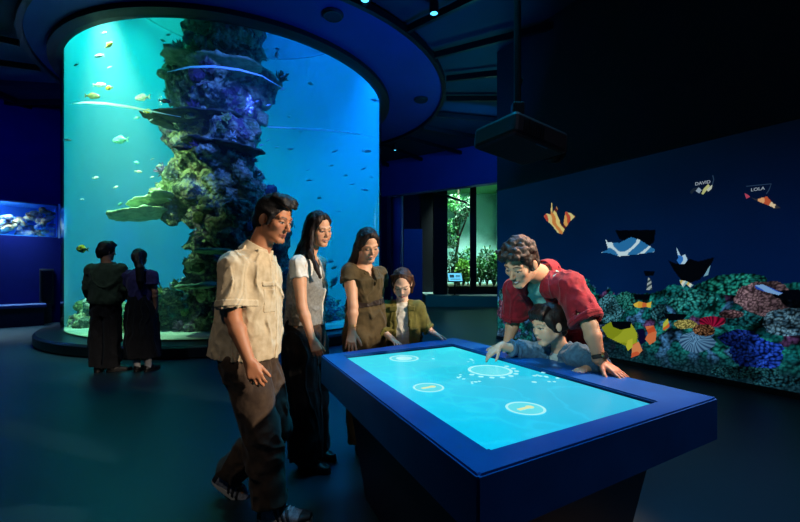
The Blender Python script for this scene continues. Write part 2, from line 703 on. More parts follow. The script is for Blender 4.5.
# ---- projector on its pole
M['proj'] = mat('projector_case', '#0b0d14', rough=.5)
M['proj_led'] = mat('projector_strip', '#3c5a78', rough=.3)
M['lens_glass'] = mat('lens_glass', '#02030a', rough=.08, spec=.8)
pc = P(520, 141, 3.2)
pr = empty('ceiling_projector', pc, 'black projector hanging from a thin ceiling pole', 'projector')
yaw = math.radians(30)
PX, PY = A(math.cos(yaw), math.sin(yaw), 0), A(-math.sin(yaw), math.cos(yaw), 0)
tl = math.radians(-7)
ax_x = unit(PX * math.cos(tl) + A(0, 0, 1) * math.sin(tl))
ax_z = unit(np.cross(ax_x, PY))
RP = np.stack([ax_x, PY, ax_z], 1)
bm = BM()
add_box(bm, pc, (.29, .23, .085), RP, .03)
bm_obj('case', bm, M['proj'], pr)
bm = BM()
for k in range(9):
    add_box(bm, pc + RP @ A(-.2 + .025 * k, -.232, -.005), (.006, .006, .05), RP)
bm_obj('vent', bm, M['black_metal'], pr)
bm = BM()
lc = pc + RP @ A(.29, -.05, -.005)
add_tube(bm, [lc, lc + ax_x * .07, lc + ax_x * .07, lc + ax_x * .1], [.085, .08, .09, .09], 24)
bm_obj('lens_barrel', bm, M['black_metal'], pr)
bm = BM()
add_tube(bm, [lc + ax_x * .1, lc + ax_x * .106], [.07, .06], 24)
bm_obj('lens', bm, M['lens_glass'], pr)
bm = BM()
add_box(bm, pc + RP @ A(.03, -.2, -.088), (.06, .006, .005), RP)
bm_obj('status_strip', bm, M['proj_led'], pr)
bm = BM()
add_box(bm, pc + RP @ A(-.02, 0, .11), (.13, .11, .03), RP, .01)
for sx, sy in ((-.1, -.08), (.09, -.08), (-.1, .08), (.09, .08)):
    add_tube(bm, [pc + RP @ A(sx, sy, .08), pc + A(-.02, 0, .25)], .012, 6)
add_box(bm, pc + A(-.02, 0, .25), (.045, .045, .05), None, .01)
bm_obj('mount_bracket', bm, M['black_metal'], pr)
bm = BM()
add_tube(bm, [pc + A(-.02, 0, .22), A(pc[0] - .02, pc[1], 5.74)], .028, 16)
bm_obj('pole', bm, M['black_metal'], pr)
bm = BM()
add_tube(bm, [A(pc[0] - .02, pc[1], 5.74), A(pc[0] - .02, pc[1], 5.78)], .11, 24)
bm_obj('ceiling_plate', bm, M['black_metal'], pr)
bm = BM()
cb = pc + RP @ A(.1, .15, .09)
add_tube(bm, [cb, cb + A(.05, .02, .12), cb + A(-.05, -.05, .22), A(pc[0] + .02, pc[1], pc[2] + .5)], .009, 6)
bm_obj('cable', bm, M['black'], pr)

# ---- left wall: lit aquarium window, dark panel, bench
def lp(s, n_, z):
    q = L0 + LV * s + LN * n_
    return A(q[0], q[1], z)


RL = np.stack([A(LV[0], LV[1], 0), A(LN[0], LN[1], 0), A(0, 0, 1)], 1)
M['glass'] = bpy.data.materials.new('tank_glass')
M['glass'].use_nodes = True
nt = M['glass'].node_tree
nt.nodes.remove(nt.nodes['Principled BSDF'])
tr, gl, mxs, lwt = [nt.nodes.new(t) for t in ('ShaderNodeBsdfTransparent', 'ShaderNodeBsdfGlossy', 'ShaderNodeMixShader', 'ShaderNodeFresnel')]
tr.inputs['Color'].default_value = (.97, .99, .985, 1)
gl.inputs['Roughness'].default_value = .03
lwt.inputs['IOR'].default_value = 1.08
nt.links.new(lwt.outputs[0], mxs.inputs[0])
nt.links.new(tr.outputs[0], mxs.inputs[1])
nt.links.new(gl.outputs[0], mxs.inputs[2])
nt.links.new(mxs.outputs[0], nt.nodes['Material Output'].inputs['Surface'])

M['wt_wall'] = mat('window_tank_lining', '#3f8fe0', rough=.6)
M['white_trim'] = mat('pale_trim', '#8fb4c8', rough=.5)
sm, wc = (ws0 + ws1) / 2, (wz0 + wz1) / 2
wt = empty('window_aquarium', lp(sm, 0, wz0), 'long lit aquarium window set in the navy wall at far left', 'aquarium')
bm = BM()
add_box(bm, lp(sm, 1.25, wc), ((ws1 - ws0) / 2, .02, (wz1 - wz0) / 2), RL)
add_box(bm, lp(sm, .75, wz0 + .01), ((ws1 - ws0) / 2, .5, .02), RL)
add_box(bm, lp(sm, .75, wz1 + .02), ((ws1 - ws0) / 2, .5, .02), RL)
for s_ in (ws0, ws1):
    add_box(bm, lp(s_, .75, wc), (.02, .5, (wz1 - wz0) / 2), RL)
bm_obj('tank_lining', bm, M['wt_wall'], wt)
bm = BM()
add_box(bm, lp(sm, .1, wc), ((ws1 - ws0) / 2, .015, (wz1 - wz0) / 2), RL)
bm_obj('glass_pane', bm, M['glass'], wt)
bm = BM()
add_box(bm, lp(ws1 + .03, -.01, wc), (.03, .02, (wz1 - wz0) / 2 + .02), RL)
bm_obj('end_trim', bm, M['white_trim'], wt)
M['wt_rock'] = mat('window_reef_rock', '#b9a98f', rough=.9, noise=(9, '#4b86c8', .35, .65), bump=(16, .9, .05))
M['wt_coral'] = mat('window_reef_coral', '#e6d3a8', rough=.9, noise=(14, '#c08a4c', .4, .7), bump=(30, .8, .03))
rs = np.random.RandomState(5)
S = Solid()
for k in range(26):
    s_ = ws0 + (ws1 - ws0) * rs.rand()
    zz = wz0 + .1 + .25 * rs.rand()
    S.ell(lp(s_, .55 + .35 * rs.rand(), zz), A(.2, .16, .14) * (.7 + .6 * rs.rand()), RL, .06)
S.run(.03).wrinkle(lambda p: (fbm(p * 7, 3) - .5) * .12, .2)
S.obj('reef_rock', M['wt_rock'], wt)
for k in range(14):
    s_ = ws1 - .05 - abs(rs.randn()) * .55
    if s_ < ws0 + .2:
        s_ = ws0 + .3 + rs.rand()
    S = Solid()
    c = lp(min(s_, ws1 - .12), .35 + .3 * rs.rand(), wz0 + .12 + .62 * rs.rand() * (1 if k > 2 else .6))
    for j in range(7):
        S.ell(c + rs.randn(3) * .045, A(.07, .07, .05) * (.6 + .7 * rs.rand()), None, .02)
    S.run(.022).wrinkle(lambda p: (fbm(p * 16, 3) - .5) * .05, .1)
    S.obj('coral', M['wt_coral'] if k % 3 else M['wt_rock'], wt)
# dark panel and the bench below
M['panel_dark'] = mat('information_panel', '#080a14', rough=.4)
ip = P(47, 286, 10.45)
kq = (ip[:2] - L0) @ LV
ipn = empty('wall_panel', lp(kq, 0, 0), 'tall black panel standing against the navy wall beside the great tank', 'panel')
bm = BM()
add_box(bm, lp(kq, -.06, .95), (.14, .06, .48), RL, .01)
bm_obj('panel_body', bm, M['panel_dark'], ipn)
bm = BM()
add_box(bm, lp(kq, -.125, .95), (.11, .006, .43), RL, .004)
bm_obj('screen_glass', bm, M['lens_glass'], ipn)
bm = BM()
add_box(bm, lp(kq, -.06, .235), (.1, .05, .235), RL, .005)
bm_obj('foot', bm, M['panel_dark'], ipn)
M['bench_top'] = mat('bench_top', '#2c3f74', rough=.5)
M['bench_base'] = mat('bench_base', '#0b1020', rough=.7)
bn = empty('wall_bench', lp(-1.2, -.3, 0), 'long low dark bench with a paler top along the left navy wall', 'bench')
bm = BM()
add_box(bm, lp(-1.9, -.32, .50), (2.75, .30, .04), RL, .015)
bm_obj('seat', bm, M['bench_top'], bn)
bm = BM()
add_box(bm, lp(-1.9, -.30, .23), (2.7, .24, .23), RL, .01)
bm_obj('base', bm, M['bench_base'], bn)

# ================================================================ NEXT HALL beyond the header
M['pillar_blue'] = mat('blue_pillar_paint', '#2450b8', rough=.6)
c = P(398, 272, 17.0)
bm = BM()
add_lathe(bm, c, [(.22, 0), (.22, 5.78)], 32)
tag(bm_obj('pillar', bm, M['pillar_blue'], smooth=True), kind='structure')
c = P(413, 272, 14.0)
sc_ = empty('free_standing_panel', A(c[0], c[1], 0), 'tall plain blue panel standing beside the blue pillar', 'panel')
bm = BM()
add_box(bm, A(c[0], c[1], 1.42), (.32, .12, 1.42), None, .01)
bm_obj('panel_body', bm, M['blue_wall'], sc_)
bm = BM()
add_box(bm, A(c[0], c[1], .03), (.36, .2, .03), None, .01)
bm_obj('foot', bm, M['black_metal'], sc_)
for i, (px0, px1, dd, m_) in enumerate(((421, 436, 18.5, 'dark_wall'), (434, 447.5, 16.6, 'dark_wall'))):
    x0, x1 = (px0 - 400) / 400 * dd, (px1 - 400) / 400 * dd
    poly_obj('column' if i else 'wall_far', [(x0, dd), (x1, dd), (x1, dd + .5), (x0, dd + .5)], 0, 5.78, M[m_])
M['platform'] = mat('platform_stone', '#7a9094', rough=.6)
poly_obj('trim_%d' % (n + 1), [(1.0, 15.6), (6.2, 15.2), (6.2, 22), (1.0, 22)], 0, .42, M['platform'])
# terrarium
TX0, TX1, TY0, TY1, TZb, TZt = 2.05, 5.2, 17.0, 21.6, .62, 5.6
M['ter_wall'] = mat('terrarium_backdrop', '#b4dede', rough=.7, noise=(.8, '#5f9f98', .42, .66))
M['soil'] = mat('terrarium_soil', '#2c3420', rough=.95, bump=(20, .8, .04))
te = empty('terrarium', A((TX0 + TX1) / 2, TY0, .42), 'tall green-lit glass terrarium glowing in the next hall', 'terrarium')
bm = BM()
add_box(bm, A((TX0 + TX1) / 2, TY1, 3.1), ((TX1 - TX0) / 2, .04, 2.5))
add_box(bm, A(TX1, (TY0 + TY1) / 2, 3.1), (.04, (TY1 - TY0) / 2, 2.5))
bm_obj('backdrop', bm, M['ter_wall'], te)
bm = BM()
add_box(bm, A((TX0 + TX1) / 2, (TY0 + TY1) / 2, (TZb + .42) / 2), ((TX1 - TX0) / 2, (TY1 - TY0) / 2, (TZb - .42) / 2))
bm_obj('base', bm, M['black'], te)
bm = BM()
add_box(bm, A((TX0 + TX1) / 2, (TY0 + TY1) / 2, TZb + .06), ((TX1 - TX0) / 2 - .05, (TY1 - TY0) / 2 - .05, .06))
bm_obj('soil_bed', bm, M['soil'], te)
bm = BM()
xm = (473 - 400) / 400 * TY0
for x in (xm,):
    add_box(bm, A(x, TY0 - .02, 3.1), (.13, .06, 2.5))
bm_obj('mullion', bm, M['black_metal'], te)
bm = BM()
add_box(bm, A((TX0 + TX1) / 2, TY0, 3.1), ((TX1 - TX0) / 2, .012, 2.48))
bm_obj('glass_front', bm, M['glass'], te)
bm = BM()
add_box(bm, A((TX0 + TX1) / 2, (TY0 + TY1) / 2, TZt), ((TX1 - TX0) / 2, (TY1 - TY0) / 2, .03))
bm_obj('canopy', bm, mat('terrarium_lid', '#5f9f70', rough=.7), te)
M['leafA'] = mat('leaf_green', '#2f7a34', rough=.5, noise=(3, '#1c5a2c', .35, .65))
M['leafB'] = mat('leaf_lime', '#86b83c', rough=.5, noise=(3, '#5c9a30', .35, .65))
M['leafC'] = mat('leaf_deep', '#1d5836', rough=.5, noise=(3, '#123f28', .35, .65))
M['bark'] = mat('bark', '#3a3026', rough=.9, bump=(14, .8, .03))


def leaf_cloud(name, c, rad, nl, size, m, parent, seed, droop=.3):
    r = np.random.RandomState(seed)
    vs, qs = [], []
    for k in range(nl):
        d = unit(r.randn(3))
        p = A(*c) + d * rad * (r.rand() ** .4)
        dr = unit(d + A(0, 0, -droop) + r.randn(3) * .5)
        sd = unit(np.cross(dr, unit(r.randn(3)))) * size * (.25 + .15 * r.rand())
        L = size * (.7 + .6 * r.rand())
        nn = np.cross(dr, sd) * .15
        b = len(vs)
        vs += [p, p + dr * L * .5 + sd + nn, p + dr * L, p + dr * L * .5 - sd + nn]
        qs.append((b, b + 1, b + 2, b + 3))
    return np_mesh(name, vs, qs, m, parent, smooth=False)


def plant(px, py0, d, h, w, m, label, seed, base=.74):
    x = (px - 400) / 400 * d
    r = np.random.RandomState(seed)
    o = empty('terrarium_plant', A(x, d, base), label, 'plant', 'plants in the terrarium')
    bm = BM()
    for k in range(4):
        add_tube(bm, [A(x, d, base), A(x + r.randn() * w * .2, d + r.randn() * .1, base + h * .5), A(x + r.randn() * w * .4, d + r.randn() * .2, base + h * .85)], [.03, .02, .01], 6)
    bm_obj('stem', bm, M['bark'], o)
    leaf_cloud('foliage', A(x, d, base + h * .58), A(w * .5, .35, h * .45), 520, .13, m, o, seed)
    return o


for i, (px, d, h, w, m_, lab) in enumerate((
        (455, 18.2, 1.5, .8, 'leafC', 'dark leafy bush at the left end of the terrarium'),
        (463, 17.6, 1.15, .6, 'leafB', 'lime green bush left of the terrarium mullion'),
        (468, 18.6, 1.7, .7, 'leafA', 'mid green bush behind the lime one in the terrarium'),
        (480, 17.8, 1.2, .6, 'leafA', 'low green bush just right of the terrarium mullion'),
        (487, 18.5, 1.75, .8, 'leafC', 'tall dark green bush in the right bay of the terrarium'),
        (494, 17.7, 1.35, .6, 'leafA', 'green bush at the right edge of the terrarium opening'),
        (501, 18.4, 1.7, .7, 'leafB', 'pale bush behind the end of the projection wall'))):
    plant(px, 0, d, h, w, M[m_], lab, 20 + i)
o = empty('terrarium_tree', A(2.35, 18.9, .74), 'slim hung-leaf tree standing in the left bay of the terrarium', 'tree')
bm = BM()
add_tube(bm, [A(2.75, 18.9, .74), A(2.6, 18.9, 1.8), A(2.75, 18.8, 2.9), A(2.6, 18.8, 4.2), A(2.75, 18.7, 5.2)], [.1, .08, .07, .06, .04], 10)
add_tube(bm, [A(2.75, 18.8, 2.9), A(3.0, 18.6, 3.6), A(3.2, 18.5, 4.3)], [.05, .04, .02], 8)
bm_obj('trunk', bm, M['bark'], o)
for k, c in enumerate(((2.5, 18.8, 3.5), (2.85, 18.6, 4.1), (2.45, 18.8, 2.9), (3.1, 18.5, 4.5), (2.6, 18.7, 4.6))):
    leaf_cloud('foliage', A(*c), A(.32, .3, .42), 260, .12, M['leafC' if k % 2 else 'leafA'], o, 60 + k, 1.0)
# branch running across the top, on its hooks
o = empty('hanging_branch', A(2.3, 16.3, 4.3), 'dark rod hanging under the ceiling before the terrarium', 'rod')
bm = BM()
add_tube(bm, [P(430, 190, 15.4), P(467, 203, 15.6)], .045, 8)
bm_obj('rod', bm, M['black_metal'], o)
for px, py in ((436, 192.5), (460, 200.5)):
    q = P(px, py, 15.5)
    bm = BM()
    add_tube(bm, [q, A(q[0], q[1], 5.78)], .012, 6)
    bm_obj('hanger', bm, M['black_metal'], o)
# reading stand
M['kiosk_screen'] = mat_screen('kiosk_screen', 1.3, '#5fc4f0')
kc = A(*P(455, 278, 15.9))
ks = empty('reading_stand', A(kc[0], kc[1], .42), 'small tilted lit reading stand in front of the terrarium', 'stand')
tk = math.radians(40)
RK = np.stack([A(1, 0, 0), A(0, math.sin(tk), math.cos(tk)), A(0, -math.cos(tk), math.sin(tk))], 1)
RK = np.stack([A(1, 0, 0), A(0, math.cos(tk), math.sin(tk)), A(0, -math.sin(tk), math.cos(tk))], 1)
kc[2] = 1.13
bm = BM()
add_box(bm, kc, (.3, .26, .02), RK, .006)
bm_obj('tray', bm, M['black_metal'], ks)
bm = BM()
add_box(bm, kc + RK @ A(0, 0, .024), (.27, .23, .004), RK)
scr = bm_obj('display', bm, M['kiosk_screen'], ks)
M['kiosk_pic'] = mat_screen('kiosk_picture', 1.2, '#10384a')
bm = BM()
for x, y, w_, h_ in ((-.12, .05, .09, .09), (.12, .1, .08, .015), (.12, .05, .1, .015), (.1, 0, .08, .015), (.0, -.13, .2, .02)):
    add_box(bm, kc + RK @ A(x, y, .029), (w_, h_, .002), RK)
bm_obj('printed_panel', bm, M['kiosk_pic'], scr)
bm = BM()
add_tube(bm, [A(kc[0], kc[1] + .05, .44), A(kc[0], kc[1] + .05, 1.1)], .035, 12)
add_box(bm, A(kc[0], kc[1] + .05, .435), (.16, .14, .015), None, .004)
bm_obj('post', bm, M['black_metal'], ks)
# ================================================================ THE GREAT TANK
M['plinth'] = mat('tank_plinth', '#141a20', rough=.35, spec=.5)
M['glow_back'] = mat('tank_lining', '#7fc4cc', rough=.9)  # for the added backing that catches lamp light as the water's glow
M['sand'] = mat('coral_sand', '#c9cfae', rough=.95, bump=(40, .5, .02), noise=(3, '#8fa58a', .4, .7))
M['glint'] = mat('glint_tube', '#d8f6f8', rough=.3, spec=.6)
_nt = M['glint'].node_tree
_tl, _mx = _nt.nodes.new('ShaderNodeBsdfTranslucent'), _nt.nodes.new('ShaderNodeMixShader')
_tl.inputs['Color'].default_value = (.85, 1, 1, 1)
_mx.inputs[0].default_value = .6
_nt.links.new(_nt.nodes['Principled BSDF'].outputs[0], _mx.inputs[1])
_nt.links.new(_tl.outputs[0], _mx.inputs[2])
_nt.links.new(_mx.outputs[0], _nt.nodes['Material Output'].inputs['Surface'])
tank = empty('cylinder_aquarium', A(TC[0], TC[1], 0), 'great floor-to-ceiling cylindrical aquarium holding a reef column', 'aquarium')
bm = BM()
add_lathe(bm, TC, [(TR + .32, 0), (TR + .40, .02), (TR + .40, .165), (TR + .36, .20), (0.01, .20)], 128)
bm_obj('plinth', bm, M['plinth'], tank)
bm = BM()
add_lathe(bm, TC, [(TR, TZ0), (TR, TZ1 + .05)], 160)
bm_obj('glass_wall', bm, M['glass'], tank, smooth=True)
bm = BM()
add_lathe(bm, TC, [(TR - .03, TZ1 + .0), (TR + .06, TZ1 + .0), (TR + .2, TZ1 + .03), (TR + .2, 5.74), (TR + .02, 5.74), (TR + .02, TZW + .1), (.01, TZW + .1)], 160)
bm_obj('top_rim', bm, M['black'], tank)
bm = BM()
add_lathe(bm, TC, [(0.01, TZ0 + .03), (TR - .05, TZ0 + .03)], 96)
bm_obj('sand_bed', bm, M['sand'], tank)
# added matt backing, catches lamp light as the glow of the water
bm = BM()
add_lathe(bm, TC, [(TR - .06, TZ0), (TR - .06, TZW)], 96, math.radians(4), math.radians(219))
bm_obj('glow_backing', bm, M['glow_back'], tank, smooth=True)
# water
wm = bpy.data.materials.new('tank_water')
wm.use_nodes = True
nt = wm.node_tree
nt.nodes.remove(nt.nodes['Principled BSDF'])
vs_, va_, ad_ = nt.nodes.new('ShaderNodeVolumeScatter'), nt.nodes.new('ShaderNodeVolumeAbsorption'), nt.nodes.new('ShaderNodeAddShader')
vs_.inputs['Color'].default_value = (.55, .95, 1, 1)
vs_.inputs['Density'].default_value = .055
vs_.inputs['Anisotropy'].default_value = .1
va_.inputs['Color'].default_value = (.1, .85, .9, 1)
va_.inputs['Density'].default_value = .12
nt.links.new(vs_.outputs[0], ad_.inputs[0])
nt.links.new(va_.outputs[0], ad_.inputs[1])
nt.links.new(ad_.outputs[0], nt.nodes['Material Output'].inputs['Volume'])
bm = BM()
rings = add_lathe(bm, TC, [(TR - .03, TZ0 + .01), (TR - .03, TZW)], 128)
bm.faces.new(rings[0][::-1])
bm.faces.new(rings[1])
wo = bm_obj('water', bm, wm, tank, smooth=False)
# pale tubes modelled in place of light reflected along the glass
def on_tank(px, py, r=TR + .004):
    k = (px - 400) / 400
    a_, b_, c_ = k * k + 1, -2 * (k * TC[0] + TC[1]), TC @ TC - r * r
    y = (-b_ - math.sqrt(max(b_ * b_ - 4 * a_ * c_, 0))) / (2 * a_)
    return P(px, py, y)


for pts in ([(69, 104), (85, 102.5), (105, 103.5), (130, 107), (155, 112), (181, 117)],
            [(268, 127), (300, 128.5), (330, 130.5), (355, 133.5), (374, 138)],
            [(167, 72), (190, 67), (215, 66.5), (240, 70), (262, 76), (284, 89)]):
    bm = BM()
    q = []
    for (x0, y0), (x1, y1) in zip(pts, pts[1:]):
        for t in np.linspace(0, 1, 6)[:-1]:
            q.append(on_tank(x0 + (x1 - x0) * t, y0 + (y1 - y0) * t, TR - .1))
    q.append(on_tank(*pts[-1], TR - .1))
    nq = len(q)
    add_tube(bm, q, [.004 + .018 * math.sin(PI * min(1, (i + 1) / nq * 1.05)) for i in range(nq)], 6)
    bm_obj('glint', bm, M['glint'], tank, smooth=True)

# ---- the reef column
M['reef'] = bpy.data.materials.new('reef_rock')
m = M['reef']
m.use_nodes = True
nt = m.node_tree
b = nt.nodes['Principled BSDF']
b.inputs['Roughness'].default_value = .95
tc = nt.nodes.new('ShaderNodeTexCoord')
at = nt.nodes.new('ShaderNodeVertexColor')
at.layer_name = 'Col'
vo = nt.nodes.new('ShaderNodeTexVoronoi')
vo.inputs['Scale'].default_value = 13
nz = nt.nodes.new('ShaderNodeTexNoise')
nz.inputs['Scale'].default_value = 8
nz.inputs['Detail'].default_value = 8
nz.inputs['Roughness'].default_value = .7
for t in (vo, nz):
    nt.links.new(tc.outputs['Object'], t.inputs['Vector'])
mr = nt.nodes.new('ShaderNodeMapRange')
mr.inputs[1].default_value, mr.inputs[2].default_value = .50, .64
nt.links.new(nz.outputs['Fac'], mr.inputs[0])
mx = nt.nodes.new('ShaderNodeMix')
mx.data_type = 'RGBA'
nt.links.new(mr.outputs[0], mx.inputs['Factor'])
nt.links.new(at.outputs['Color'], mx.inputs[6])
mx.inputs[7].default_value = (*lin('#b8c49a'), 1)
nt.links.new(mx.outputs[2], b.inputs['Base Color'])
ad = nt.nodes.new('ShaderNodeMath')
ad.operation = 'SUBTRACT'
nt.links.new(nz.outputs['Fac'], ad.inputs[0])
nt.links.new(vo.outputs['Distance'], ad.inputs[1])
bp = nt.nodes.new('ShaderNodeBump')
bp.inputs['Strength'].default_value = .9
bp.inputs['Distance'].default_value = .12
nt.links.new(ad.outputs[0], bp.inputs['Height'])
nt.links.new(bp.outputs['Normal'], b.inputs['Normal'])

reef = empty('reef_column', A(-4.2, 9.8, TZ0), 'tall craggy coral rock column in the middle of the great tank', 'reef')
rs = np.random.RandomState(11)
S = Solid()


def rp(px, py, d):
    return P(px, py, d)


# core, following the outline
for py, x0, x1 in ((-8, 180, 264), (14, 178, 262), (38, 180, 272), (62, 166, 278), (90, 164, 282), (112, 178, 262), (135, 160, 262), (160, 164, 272), (185, 160, 276),
                   (210, 166, 286), (240, 172, 296), (270, 184, 300), (300, 186, 300), (325, 176, 306)):
    d = 8.25
    x0, x1 = x0 + 12, x1 - 12
    for k in range(4):
        xc = x0 + (x1 - x0) * (.2 + .2 * k)
        w = (x1 - x0) * .215 / 400 * d
        S.ell(rp(xc + rs.randn() * 2, py + rs.randn() * 4, d + rs.rand() * .5 - .5 * math.sin(PI * (.2 + .2 * k))),
              A(w, w * .9, .40) * (.85 + .3 * rs.rand()), None, .18)
# crags and overhangs
for k in range(60):
    py = rs.uniform(6, 320)
    xl = np.interp(py, [14, 62, 112, 160, 210, 300], [178, 166, 174, 164, 166, 184])
    xr = np.interp(py, [14, 62, 112, 160, 210, 300], [262, 278, 262, 272, 286, 302])
    t = rs.rand()
    px = xl + 16 + (xr - xl - 30) * t
    d = 8.15 - .8 * math.sin(PI * t) * (.7 + .4 * rs.rand())
    S.ell(rp(px, py, d), A(.22 + .2 * rs.rand(), .25, .12 + .14 * rs.rand()), None, .10)
# low reef round the foot
for k in range(46):
    px = rs.uniform(66, 172)
    S.ell(rp(px, 0, 8.2 + .9 * rs.rand()) * A(1, 1, 0) + A(0, 0, .24 + .3 * rs.rand() * (1 if px < 150 else .5)), A(.22, .22, .2) * (.6 + .8 * rs.rand()), None, .1)
for k in range(30):
    px = rs.uniform(180, 360)
    d = 9.2 + rs.rand() * 1.2 - (px - 180) / 180 * .2
    S.ell(rp(px, 0, d) * A(1, 1, 0) + A(0, 0, .25 + .55 * rs.rand() * max(0, 1 - (px - 270) / 100)), A(.3, .3, .26) * (.6 + .8 * rs.rand()), None, .1)
for k in range(34):
    px = rs.uniform(135, 214)
    S.ell(rp(px, 0, 7.5 + .9 * rs.rand()) * A(1, 1, 0) + A(0, 0, .22 + .75 * rs.rand() ** 1.4 * min(1, (px - 125) / 50)), A(.20, .20, .17) * (.6 + .8 * rs.rand()), None, .08)
# keep it inside the glass
S.add(A(TC[0] - TR, TC[1] - TR, TZ0 - .2), A(TC[0] + TR, TC[1] + TR, TZW),
      lambda X, Y, Z: np.maximum(np.sqrt((X - TC[0]) ** 2 + (Y - TC[1]) ** 2) - (TR - .22), np.maximum(Z - (TZW - .4), (TZ0 - .05) - Z)), .02, 'i')
S.run(.045)
S.wrinkle(lambda p: (fbm(p * 1.7 + 3, 4) - .5) * .6 + (fbm(p * 6.5, 3) - .5) * .30, .45)


def reef_col(v):
    a1, a2, a3 = fbm(v * 1.3 + 5, 3), fbm(v * 3.1 + 40, 4), fbm(v * 9 + 80, 3)
    c = np.tile(np.array(lin('#3c4a3c')), (len(v), 1))
    for h, w in (('#7c8a4c', sstep(.5, .62, a1)), ('#9a8c6c', sstep(.52, .66, a2)), ('#6a5068', sstep(.6, .68, 1 - a1) * .9), ('#c4c894', sstep(.52, .64, a3))):
        c = c * (1 - w[:, None]) + np.array(lin(h)) * w[:, None]
    return c


rock = S.obj('rock', M['reef'], reef, reef_col)
RV, RQ = S.surf()
RN = np.cross(RV[RQ[:, 1]] - RV[RQ[:, 0]], RV[RQ[:, 2]] - RV[RQ[:, 0]])
RCN = RV[RQ].mean(1)
RN /= np.linalg.norm(RN, axis=1, keepdims=True) + 1e-9

# plate corals / ledges, some pale green, some dark
M['plate_pale'] = mat('plate_coral_pale', '#b7d1a0', rough=.9, noise=(7, '#6f9a70', .4, .7), bump=(24, .6, .03))
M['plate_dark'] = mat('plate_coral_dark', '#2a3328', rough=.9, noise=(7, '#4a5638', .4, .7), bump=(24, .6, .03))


def plate(px0, px1, py, d, th, m, tilt=0., seed=0, py1=None):
    r = np.random.RandomState(seed)
    a, b = rp(px0, py, d), rp(px1, py if py1 is None else py1, d)
    c = (a + b) / 2
    w = np.linalg.norm(b - a) / 2
    ux = unit(b - a)
    uy = unit(A(0, 1, tilt))
    uz = np.cross(ux, uy)
    R_ = np.stack([ux, uy, uz], 1)
    S_ = Solid()
    S_.ell(c, A(w, .45, th), R_, .02)
    for k in range(5):
        S_.ell(c + ux * w * r.uniform(-.8, .8) + uy * r.uniform(-.3, .3), A(w * .35, .25, th * .9), R_, .04)
    S_.run(.022).wrinkle(lambda p: (fbm(p * 7, 3) - .5) * th * 1.6, .1)
    return S_.obj('plate_coral', m, reef)


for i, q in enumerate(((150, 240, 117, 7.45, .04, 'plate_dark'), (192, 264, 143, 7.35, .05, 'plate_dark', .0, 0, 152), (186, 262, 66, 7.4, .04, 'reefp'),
                       (114, 168, 219, 7.7, .045, 'plate_pale', -.1, 0, 209), (130, 178, 208, 7.8, .05, 'plate_pale', -.1, 0, 198), (196, 242, 251, 7.25, .04, 'plate_pale'),
                       (178, 226, 287, 7.2, .04, 'plate_pale', 0, 0, 284), (165, 205, 60, 7.5, .04, 'plate_pale'), (152, 170, 122, 7.6, .04, 'plate_dark'))):
    mm = M['plate_pale'] if q[5] in ('plate_pale', 'reefp') else M['plate_dark']
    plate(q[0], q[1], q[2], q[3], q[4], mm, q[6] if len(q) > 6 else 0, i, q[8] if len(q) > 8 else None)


# coral prototypes (mesh data, unit size)
def proto_branch(seed, nb=14, up=1.0):
    r = np.random.RandomState(seed)
    S_ = Solid()
    for k in range(nb):
        d = unit(A(r.randn(), r.randn(), abs(r.randn()) + up))
        m_ = d * (.35 + .2 * r.rand())
        e = m_ + unit(d + r.randn(3) * .5) * (.35 + .2 * r.rand())
        S_.path([A(0, 0, 0), m_, e], [.10, .075, .05], .05)
        e2 = m_ + unit(d + r.randn(3) * .8) * .3
        S_.cone(m_, e2, .065, .045, .04)
    S_.run(.05)
    return S_.surf()


def proto_ball(seed):
    r = np.random.RandomState(seed)
    S_ = Solid()
    S_.ell(A(0, 0, .3), A(.75, .75, .55), None, .1)
    for k in range(14):
        d = unit(A(r.randn(), r.randn(), abs(r.randn()) * .8))
        S_.ell(A(0, 0, .3) + d * A(.65, .65, .5), A(.2, .2, .2), None, .1)
    S_.run(.06).wrinkle(lambda p: (fbm(p * 6, 3) - .5) * .25, .3)
    return S_.surf()


def proto_tuft(seed):
    r = np.random.RandomState(seed)
    S_ = Solid()
    for k in range(40):
        d = unit(A(r.randn(), r.randn(), abs(r.randn()) + .4))
        S_.cone(d * .1, d * (.55 + .4 * r.rand()), .06, .035, .02)
    S_.run(.05)
    return S_.surf()


